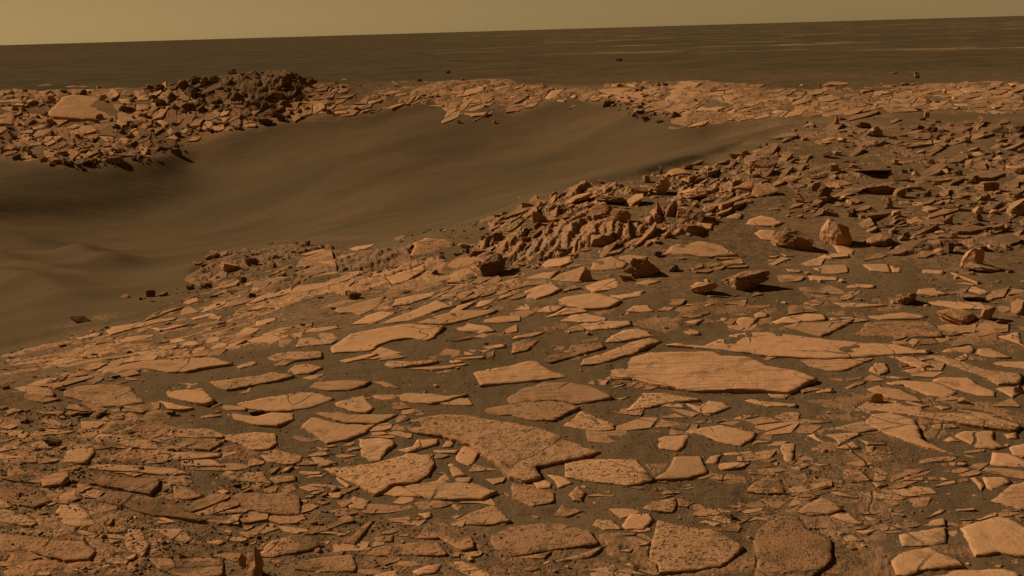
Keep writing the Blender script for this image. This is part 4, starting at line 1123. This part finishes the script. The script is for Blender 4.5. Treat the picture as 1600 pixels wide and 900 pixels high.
for zi, (poly, strike, lam_px, amp_px, cover, mk, lab, *cs) in enumerate(LEDGES):
    cs = cs[0] if cs else 1.0
    px_, py_ = [p[0] for p in poly], [p[1] for p in poly]
    gq = ground(px_, py_); rq = np.hypot(gq[:, 0], gq[:, 1]); tq = np.arctan2(gq[:, 0], gq[:, 1]); dm = np.median(rq)
    r_ = np.exp(np.arange(math.log(rq.min() * .93), math.log(rq.max() * 1.07), (.0055 if dm > 5 else .0042) * cs)); t_ = np.arange(tq.min() - .02, tq.max() + .02, math.radians(.085) * cs)
    R_, T_ = np.meshgrid(r_, t_, indexing='ij'); X_, Y_ = R_ * np.sin(T_), R_ * np.cos(T_); Z_ = Hxy(X_, Y_)
    qx, qy = project(np.stack([X_.ravel(), Y_.ravel(), Z_.ravel()], 1)); qx = qx.reshape(X_.shape); qy = qy.reshape(X_.shape)
    wq = 22 * fbm(X_ / (dm * .05), Y_ / (dm * .05), zi + .5, 3)
    ins = inpoly(qx + wq, qy + .5 * wq, poly).astype(float); ins = blur(ins, 7)
    k_ = dm / FPX; L_ = blur(ledges(X_, Y_, strike, lam_px * k_, 3.0 + 5 * zi), 2)
    patch = fbm(X_ / (lam_px * k_ * 5), Y_ / (lam_px * k_ * 5), 20.0 + zi, 3)
    rel = amp_px * k_ * (L_ * 1.25 - (1 - cover) + .40 * patch) + .35 * k_ * amp_px * .3 * fbm(X_ / (4 * k_), Y_ / (4 * k_), 5.0, 2)
    on = np.zeros(X_.shape); vis = (qx >= 0) & (qx < 1600) & (qy >= 0) & (qy < 900); on[vis] = OCC[qy[vis].astype(int), qx[vis].astype(int)]
    rel = rel - blur(on, 1) * amp_px * k_ * 1.1
    Z_ = Z_ + np.where(ins > .02, rel * ins - .02 * amp_px * k_ - (1 - ins) * amp_px * k_, -1.0)
    keep_ = ins > .05; id_ = -np.ones(X_.shape, int); id_[keep_] = np.arange(keep_.sum())
    f4 = np.stack([id_[:-1, :-1], id_[:-1, 1:], id_[1:, 1:], id_[1:, :-1]], -1).reshape(-1, 4)[:, ::-1]; f4 = f4[(f4 >= 0).all(1)]
    o = add_obj('bedrock_outcrop', mesh_np('bedrock_outcrop', np.stack([X_[keep_], Y_[keep_], Z_[keep_]], 1), f4, smooth=False), MAT[mk]); o['kind'] = 'thing'; o['label'] = lab; o['category'] = 'outcrop'; o['group'] = 'bedrock ledges cropping out of the soil'

# ------------------------------------------------------------------ rocks
_ICO = {}
def ico(level):
    if level not in _ICO:
        bm = bmesh.new(); bmesh.ops.create_icosphere(bm, subdivisions=level, radius=1.0); bm.verts.index_update()
        _ICO[level] = (np.array([v_.co for v_ in bm.verts]), np.array([[v_.index for v_ in f.verts] for f in bm.faces])); bm.free()
    return _ICO[level]
def rock_arrays(dim, seed, kind, sub, rough=.06):
    """angular rock: a rounded box broken by random fracture planes, with bedding ledges"""
    r = np.random.default_rng(seed); V, F_ = ico(sub + 1); V = V @ np.array(Matrix.Rotation(r.uniform(0, 6), 3, Vector(r.normal(size=3)).normalized())).T
    p = {'block': 9, 'plate': 8, 'boulder': 3, 'shard': 6}[kind]
    V = V / (np.abs(V) ** p).sum(1)[:, None] ** (1 / p)
    nc, lo_, hi_ = {'block': (13, .52, .92), 'plate': (11, .60, 1.0), 'boulder': (13, .70, .95), 'shard': (11, .5, .9)}[kind]
    for _ in range(nc):
        n_ = r.normal(size=3); n_[2] *= (.35 if kind == 'plate' else .8); n_ /= np.linalg.norm(n_); o_ = r.uniform(lo_, hi_)
        V = V - np.maximum(0, V @ n_ - o_)[:, None] * n_
    if kind == 'shard': V[:, :2] *= (1.0 - .38 * np.clip(V[:, 2:], -1, 1))
    if kind != 'boulder': V[:, 0] += .22 * V[:, 2] * r.uniform(-1, 1); V[:, 2] += .15 * V[:, 0] * r.uniform(-1, 1)
    if sub >= 2:
        so = seed % 53; nr = V / np.maximum(np.linalg.norm(V, axis=1), 1e-6)[:, None]
        d = fbm(V[:, 0] * 2.6 + so, V[:, 1] * 2.6, V[:, 2] * 2.6 + so, 3 if sub < 3 else 5, .6)
        st = vnoise(V[:, 0] * .6 + so, V[:, 1] * .6, V[:, 2] * 7.0 + 1.2 * V[:, 0])
        V = V + nr * (rough * d)[:, None] + nr * [[1, 1, .1]] * (rough * (1.5 if kind != 'boulder' else .3) * st)[:, None]
    return V * (np.array(dim) / 2), F_
def rotm(az, tilt, tdir):
    return np.array(Matrix.Rotation(tilt, 3, Vector((math.cos(tdir), math.sin(tdir), 0))) @ Matrix.Rotation(az, 3, 'Z'))
def rock_at(px, py, w, h, kind, seed, az=None, tilt=None, tdir=None, depth=None, sub=3, sink=.25, rough=.06):
    """rock seen w by h pixels with its foot at (px, py); returns mesh arrays around its foot"""
    r = random.Random(seed); g = ground([px], [py])[0]; dist = np.linalg.norm(g - CAM); k = dist / FPX
    W_, H_ = w * k, h * k; D_ = W_ * (depth or r.uniform(.6, .95))
    if kind == 'plate': dim = (W_, D_, H_ * r.uniform(.45, .7)); tl = r.uniform(.15, .45) if tilt is None else tilt
    elif kind == 'shard': dim = (W_, D_, H_ * 1.35); tl = r.uniform(0, .3) if tilt is None else tilt
    else: dim = (W_, D_, H_ * 1.3); tl = r.uniform(0, .25) if tilt is None else tilt
    V, F_ = rock_arrays(dim, seed, kind, sub, rough)
    R = rotm(az if az is not None else r.uniform(-.5, .5), tl, tdir if tdir is not None else r.uniform(0, 6.28))
    V = V @ R.T; hgt = np.ptp(V[:, 2]); V[:, 2] += -V[:, 2].min() - sink * hgt
    g = g + np.array([math.sin(math.atan2(g[0], g[1])), math.cos(math.atan2(g[0], g[1])), 0]) * D_ * .35
    return V, F_, np.array([g[0], g[1], float(Hxy(g[0], g[1]))]), dist
def add_rock(name, px, py, w, h, kind, mat, seed, lab=None, ref=None, **kw):
    V, F_, org, dist = rock_at(px, py, w, h, kind, seed, **kw)
    me = mesh_np(name, V, F_, smooth=False); o = add_obj(name, me, MAT[mat]); o.location = org
    THINGS.append({'o': o, 'c': (px, py - h / 2), 'w': w, 'h': h, 'noun': 'boulder' if name == 'boulder' else 'rock', 'tex': mat, 'lab': lab, 'ref': ref, 'n': 9, 'kind': kind})
    x0 = px - w / 2; mark([(x0, py), (x0, py - h), (x0 + w, py - h), (x0 + w, py)]); return o
for k, ln in enumerate([l for l in ROCK_TXT.strip().splitlines() if l.strip() and l.strip()[0] != '#']):
    a, *rest = ln.split('|'); q = a.split(); px, py, w, h = map(float, q[:4]); kind, mk = q[4], q[5]
    kw = {e.split('=')[0]: float(e.split('=')[1]) for e in q[6:]}
    if 'sub' in kw: kw['sub'] = int(kw['sub'])
    sd = int(kw.pop('seed', 900 + k * 13))
    if w > 40 and 'sub' not in kw: kw['sub'] = 4
    add_rock('boulder' if kind == 'boulder' else 'rock', px, py, w, h, kind, mk, sd, rest[0].strip() if rest else None, rest[1].strip() if len(rest) > 1 else None, **kw)

# ------------------------------------------------------------------ smaller rocks and flakes: the largest singly, the rest as rubble
class Heap:
    def __init__(s): s.V, s.F, s.n = [], [], 0
    def add(s, V, F_): s.V.append(V); s.F.append(F_ + s.n); s.n += len(V)
    def build(s, name, mat, label, cat):
        me = mesh_np(name, np.concatenate(s.V), np.concatenate(s.F), smooth=False); o = add_obj(name, me, MAT[mat], 'stuff'); o['label'] = label; o['category'] = cat; return o
PROTO = {kd: [rock_arrays((2, 2, 2), 5000 + i * 31 + 7 * q, kd, 2, .06) for i in range(16)] for q, kd in enumerate(('block', 'plate', 'boulder', 'shard'))}
LOW = {kd: [rock_arrays((2, 2, 2), 7000 + i * 31 + 7 * q, kd, 1) for i in range(14)] for q, kd in enumerate(('block', 'plate', 'boulder', 'shard'))}
PEB = [rock_arrays((2, 2, 2), 8800 + i, 'boulder', 0) for i in range(8)]
def clast(r, g, dist, w, h, kd, lib, strike=None, sink=.25):
    V, F_ = lib[kd][r.integers(len(lib[kd]))]; k = dist / FPX
    dm = np.array([w * k, w * k * r.uniform(.5, 1.0), h * k * (1.25 if kd != 'plate' else .55)]) / 2
    az = (strike if strike is not None else r.uniform(-3.1, 3.1)) + r.normal() * .35
    R = rotm(az, r.uniform(.02, .28) if kd == 'plate' else r.uniform(0, .4), r.uniform(0, 6.28))
    V = (V * dm) @ R.T; V[:, 2] += -V[:, 2].min() - sink * np.ptp(V[:, 2]); return V, F_
def sample(poly, n, r, clear=True, grow=0):
    xs = [p[0] for p in poly]; ys = [p[1] for p in poly]; out = []
    tries = 0
    while len(out) < n and tries < 40:
        X = r.uniform(min(xs), max(xs), n * 3); Y = r.uniform(min(ys), max(ys), n * 3); m_ = inpoly(X, Y, poly)
        X, Y = X[m_], Y[m_]
        if clear:
            k = (X >= 0) & (X < 1600) & (Y >= 0) & (Y < 900); oc = np.zeros(len(X), bool); oc[k] = OCC[Y[k].astype(int), X[k].astype(int)]; X, Y = X[~oc], Y[~oc]
        out += list(zip(X, Y)); tries += 1
    return out[:n]
def clip_half(poly, n_, d_):           # keep the side n.x <= d
    out = []; m_ = len(poly)
    for i in range(m_):
        a, b_ = poly[i], poly[(i + 1) % m_]; da, db = a @ n_ - d_, b_ @ n_ - d_
        if da <= 0: out.append(a)
        if (da < 0 < db) or (db < 0 < da): out.append(a + (b_ - a) * (da / (da - db)))
    return out
def pavement(poly, cw_, ch_, ang, r, gap, keep):
    """fractured bedrock: uneven cells of about cw_ by ch_ picture points, their long side at ang, some missing"""
    ca_, sa_ = math.cos(ang), math.sin(ang); P = np.array(poly, float); U = np.c_[(P[:, 0] * ca_ - P[:, 1] * sa_) / cw_, (P[:, 0] * sa_ + P[:, 1] * ca_) / ch_]
    lo_, hi_ = U.min(0) - 1, U.max(0) + 1
    S = r.uniform(lo_, hi_, (int(np.prod(hi_ - lo_) * 1.25), 2))
    thin = fbm(S[:, 0] * .35, S[:, 1] * .35, r.uniform(0, 50), 2); S = S[r.uniform(size=len(S)) < np.clip(.62 + .75 * thin, .12, 1)]
    dens = fbm(S[:, 0] * .22, S[:, 1] * .22, r.uniform(0, 50), 2)
    x_, y_ = S[:, 0] * cw_, S[:, 1] * ch_; cx_, cy_ = x_ * ca_ + y_ * sa_, -x_ * sa_ + y_ * ca_
    ok = inpoly(cx_, cy_, poly) & (r.uniform(size=len(S)) < keep + .55 * dens)
    res = []
    for i in np.nonzero(ok)[0]:
        if 0 <= cx_[i] < 1600 and 0 <= cy_[i] < 900 and OCC[int(cy_[i]), int(cx_[i])]: continue
        dd_ = S - S[i]; d2 = (dd_ ** 2).sum(1); nb_ = np.argsort(d2)[1:13]
        cell = [np.array(q) for q in ((-1.7, -1.5), (1.7, -1.5), (1.7, 1.5), (-1.7, 1.5))]
        for j in nb_:
            L = math.sqrt(d2[j]); cell = clip_half(cell, dd_[j] / L, L / 2 - gap * r.uniform(.4, 1.6))
            if len(cell) < 3: break
        if len(cell) < 3: continue
        C = np.array(cell) + S[i]; x_c, y_c = C[:, 0] * cw_, C[:, 1] * ch_
        q = np.c_[x_c * ca_ + y_c * sa_, -x_c * sa_ + y_c * ca_]
        if min(np.ptp(q, 0)) < 1.2: continue
        res.append(q)
    return res
def plate_arrays(q, r, lift, tiltj):
    """one broken plate from its outline on the ground: uneven top, steep sides going into the soil"""
    n0 = len(q); pts = []
    for i in range(n0):
        a, b_ = q[i], q[(i + 1) % n0]; pts.append(a); L = np.hypot(*(b_ - a))
        if L > 4: pts.append(a + (b_ - a) * r.uniform(.35, .65) + r.normal(size=2) * [.05 * L, .025 * L])
    q = np.array(pts); G = ground(q[:, 0], q[:, 1]); dist = np.linalg.norm(G.mean(0) - CAM); k = dist / FPX
    hd = np.hypot(G[:, 0], G[:, 1])
    if np.ptp(hd) > .16 * hd.mean(): return None
    c_ = G.mean(0); A = np.c_[G[:, :2] - c_[:2], np.ones(len(G))]; co = np.linalg.lstsq(A.T @ A + np.diag([.01, .01, 0]), A.T @ G[:, 2], rcond=None)[0]
    if math.hypot(co[0], co[1]) > .9: return None
    t_ = lift * k * r.uniform(.5, 1.6); ext_ = max(np.ptp(G[:, 0]), .6 * np.ptp(G[:, 1]), 1e-3)
    tx, ty = r.normal(size=2) * tiltj * t_ / ext_
    T = G.copy(); T[:, 2] = A @ co + t_ + (G[:, 0] - c_[0]) * (tx + .38 * tiltj ** 1.6 * t_ / ext_) + (G[:, 1] - c_[1]) * ty * .6 + r.normal(size=len(G)) * .07 * t_
    top_c = T.mean(0); top_c[2] += .12 * t_ * r.uniform(-.5, 1)
    I_ = T * .45 + top_c * .55; I_[:, 2] += r.normal(size=len(G)) * .10 * t_
    B_ = T.copy(); B_[:, :2] += (T[:, :2] - top_c[:2]) * .03; B_[:, 2] = np.minimum(G[:, 2], T[:, 2]) - max(.4 * t_, .01)
    n = len(G); V = np.concatenate([T, I_, top_c[None], B_]); F_ = []
    for i in range(n):
        j = (i + 1) % n
        F_ += [[i, n + i, j], [j, n + i, n + j], [n + i, 2 * n, n + j], [i, j, 2 * n + 1 + i], [j, 2 * n + 1 + j, 2 * n + 1 + i]]
    F_ = np.array(F_); e1, e2 = V[F_[2, 1]] - V[F_[2, 0]], V[F_[2, 2]] - V[F_[2, 0]]
    if np.cross(e1, e2)[2] < 0: F_ = F_[:, ::-1]
    return V, F_, dist
heaps = {k: Heap() for k in 'srgdlpw'}
cells = []
for zi, (poly, cw_, ch_, ang, gap, keep, lift, tiltj, mats) in enumerate(PAVING):
    r = np.random.default_rng(700 + zi)
    for q in pavement(poly, cw_, ch_, math.radians(ang), r, gap, keep):
        f = occupy(q)
        if f and f[0] > .25: continue
        p_ = plate_arrays(q, r, lift, tiltj)
        if p_ is not None: cells.append((np.ptp(q[:, 0]) * np.ptp(q[:, 1]), q, p_, mats[r.integers(len(mats))]))
cells.sort(key=lambda e: -e[0])
ncell = 0
for ar, q, (V, F_, dist), mk in cells:
    cx_, cy_ = q.mean(0)
    if ncell < N_CELL and 6 < cx_ < 1594 and 6 < cy_ < 894:
        org = V.mean(0); o = add_obj('stone_plate', mesh_np('stone_plate', V - org, F_, smooth=False), MAT[mk]); o.location = org; ncell += 1
        THINGS.append({'o': o, 'c': (cx_, cy_), 'w': np.ptp(q[:, 0]), 'h': np.ptp(q[:, 1]), 'noun': 'plate', 'tex': mk, 'lab': None, 'ref': None, 'n': 9})
    else: heaps[mk].add(V, F_)
cand = []
for zi, (poly, n, w0, w1, asp0, asp1, kinds, mats, strike) in enumerate(ZONES):
    r = np.random.default_rng(400 + zi)
    P = sample(poly, n, r)
    if not P: continue
    G = ground([p[0] for p in P], [p[1] for p in P])
    for (px, py), g in zip(P, G):
        w = w0 * (w1 / w0) ** (r.uniform() ** 2.0); h = w * r.uniform(asp0, asp1)
        kd = kinds[r.integers(len(kinds))]; mk = mats[r.integers(len(mats))]
        cand.append((w * h ** .5, px, py, w, h, kd, mk, strike, g, zi))
cand.sort(key=lambda q: -q[0])
r = np.random.default_rng(99); nrock = nflk = 0; taken = []
for sc_, px, py, w, h, kd, mk, strike, g, zi in cand:
    dist = np.linalg.norm(g - CAM); inview = 3 < px < 1597 and 3 < py < 897
    single = inview and w >= 9 and ((kd == 'plate' and nflk < N_FLAKE) or (kd != 'plate' and nrock < N_ROCK))
    V, F_ = clast(r, g, dist, w, h, kd, PROTO if w > 9 else LOW, strike, .32 if kd != 'plate' else .45)
    org = np.array([g[0], g[1], float(Hxy(g[0], g[1]))])
    if single:
        near = any(abs(px - a) < (w + b_) * .42 and abs(py - c_) < (h + d_) * .42 for a, c_, b_, d_ in taken)
        if near: continue
        taken.append((px, py, w, h))
        nm_ = 'stone_flake' if kd == 'plate' else 'rock'
        o = add_obj(nm_, mesh_np(nm_, V, F_, smooth=False), MAT[mk]); o.location = org
        THINGS.append({'o': o, 'c': (px, py - h / 2), 'w': w, 'h': h, 'noun': 'flake' if kd == 'plate' else 'rock', 'tex': mk, 'lab': None, 'ref': None, 'n': 9, 'kind': kd})
        if kd == 'plate': nflk += 1
        else: nrock += 1
    else: heaps[mk].add(V + org, F_)
for mk, hp in heaps.items():
    if hp.n: hp.build('rock_rubble', mk, {'s': 'pale tan rock chips strewn between the slabs', 'r': 'reddish rough rock chips strewn over the outcrop', 'g': 'brown rock rubble strewn over the crater rim', 'd': 'dark rubble heaped on the far rim', 'l': 'thin layered chips between slabs', 'p': 'pitted rock chips between slabs', 'w': 'dusty broken plates paving the crater rim'}[mk], 'rubble')
# pebbles
hp = Heap(); r = np.random.default_rng(5)
for poly, n, w0, w1 in PEBBLES:
    P = sample(poly, n, r, clear=False); G = ground([p[0] for p in P], [p[1] for p in P])
    for (px, py), g in zip(P, G):
        V, F_ = PEB[r.integers(8)]; k = np.linalg.norm(g - CAM) / FPX; w = w0 * (w1 / w0) ** (r.uniform() ** 2.5) * k * .5
        occ = 0 <= px < 1600 and 0 <= py < 900 and OCC[int(py), int(px)]
        hp.add(V * w * r.uniform(.7, 1.2, 3) + [g[0], g[1], g[2] + w * (.25 if not occ else .7)], F_)
hp.build('pebbles', 'peb', 'tiny dark pebbles scattered over the sandy ground', 'pebbles')

# ------------------------------------------------------------------ names for each thing
REFS = [t for t in THINGS if t['ref']]
ORD = ['nearest', 'second', 'third', 'fourth', 'fifth', 'sixth', 'seventh', 'eighth', 'ninth', 'tenth', 'eleventh', 'twelfth'] + ['%dth' % i for i in range(13, 90)]
for i in range(len(ORD)):
    if ORD[i] in ('21th', '31th', '41th', '51th'): ORD[i] = ORD[i][:2] + 'st'
    if ORD[i] in ('22th', '32th', '42th', '52th'): ORD[i] = ORD[i][:2] + 'nd'
    if ORD[i] in ('23th', '33th', '43th', '53th'): ORD[i] = ORD[i][:2] + 'rd'
buckets = {}
TEXW = {'s': 'smooth', 'p': 'pitted', 'l': 'layered', 'r': 'rough', 'g': 'brown', 'd': 'dark', 'w': 'dusty'}
for t in THINGS:
    t['o']['category'] = {'slab': 'rock slab', 'flake': 'rock flake', 'plate': 'rock plate', 'rock': 'rock', 'boulder': 'boulder'}[t['noun']]
    if t['lab']: t['o']['label'] = t['lab']; continue
    best = min((q for q in REFS if q is not t), key=lambda q: math.hypot(max(0, abs(t['c'][0] - q['c'][0]) - q['w'] * .5), 1.7 * max(0, abs(t['c'][1] - q['c'][1]) - q['h'] * .5)) + (0.25 * math.hypot(t['c'][0] - q['c'][0], t['c'][1] - q['c'][1])))
    dx, dy = (t['c'][0] - best['c'][0]) / (best['w'] * .5 + 12), (t['c'][1] - best['c'][1]) / (best['h'] * .5 + 8)
    hor = 'left' if dx < 0 else 'right'; ver = 'above' if dy < 0 else 'below'
    rel = (hor + ' of') if abs(dx) > 2.2 * abs(dy) else ver if abs(dy) > 2.2 * abs(dx) else ver + ' and ' + hor + ' of'
    t['rel'], t['best'] = rel, best; buckets.setdefault((id(best), rel, t['noun']), []).append(t)
for key, L in buckets.items():
    L.sort(key=lambda t: math.hypot(t['c'][0] - t['best']['c'][0], t['c'][1] - t['best']['c'][1]))
    for i, t in enumerate(L):
        a = t['w'] * t['h']; size = 'large' if a > 4500 else 'medium' if a > 1200 else 'small' if a > 250 else 'tiny'
        asp = t['w'] / max(t['h'], 1)
        shape = 'narrow' if asp > 5 and t['noun'] in ('slab', 'flake', 'plate') else 'triangular' if t['n'] == 3 else TEXW[t['tex']]
        only = len(L) == 1
        t['o']['label'] = ('%s %s %s %s %s' % (size, shape, t['noun'], t['rel'], t['best']['ref'])) if only else ('%s %s %s, %s %s %s %s' % (size, shape, t['noun'], ORD[i], t['noun'], t['rel'], t['best']['ref']))
for t in THINGS:
    t['o']['kind'] = 'thing'
    t['o']['group'] = {'slab': 'bedrock slabs paving the crater rim', 'flake': 'thin rock flakes among the slabs', 'plate': 'broken rock plates of the fractured rim', 'rock': 'angular rocks strewn over the rim', 'boulder': 'boulders on the rim'}[t['noun']]
print('THINGS', len(THINGS), {k: sum(t['noun'] == k for t in THINGS) for k in ('slab', 'flake', 'plate', 'rock', 'boulder')}, 'tris', sum(len(o.data.polygons) for o in bpy.data.objects if o.type == 'MESH'))
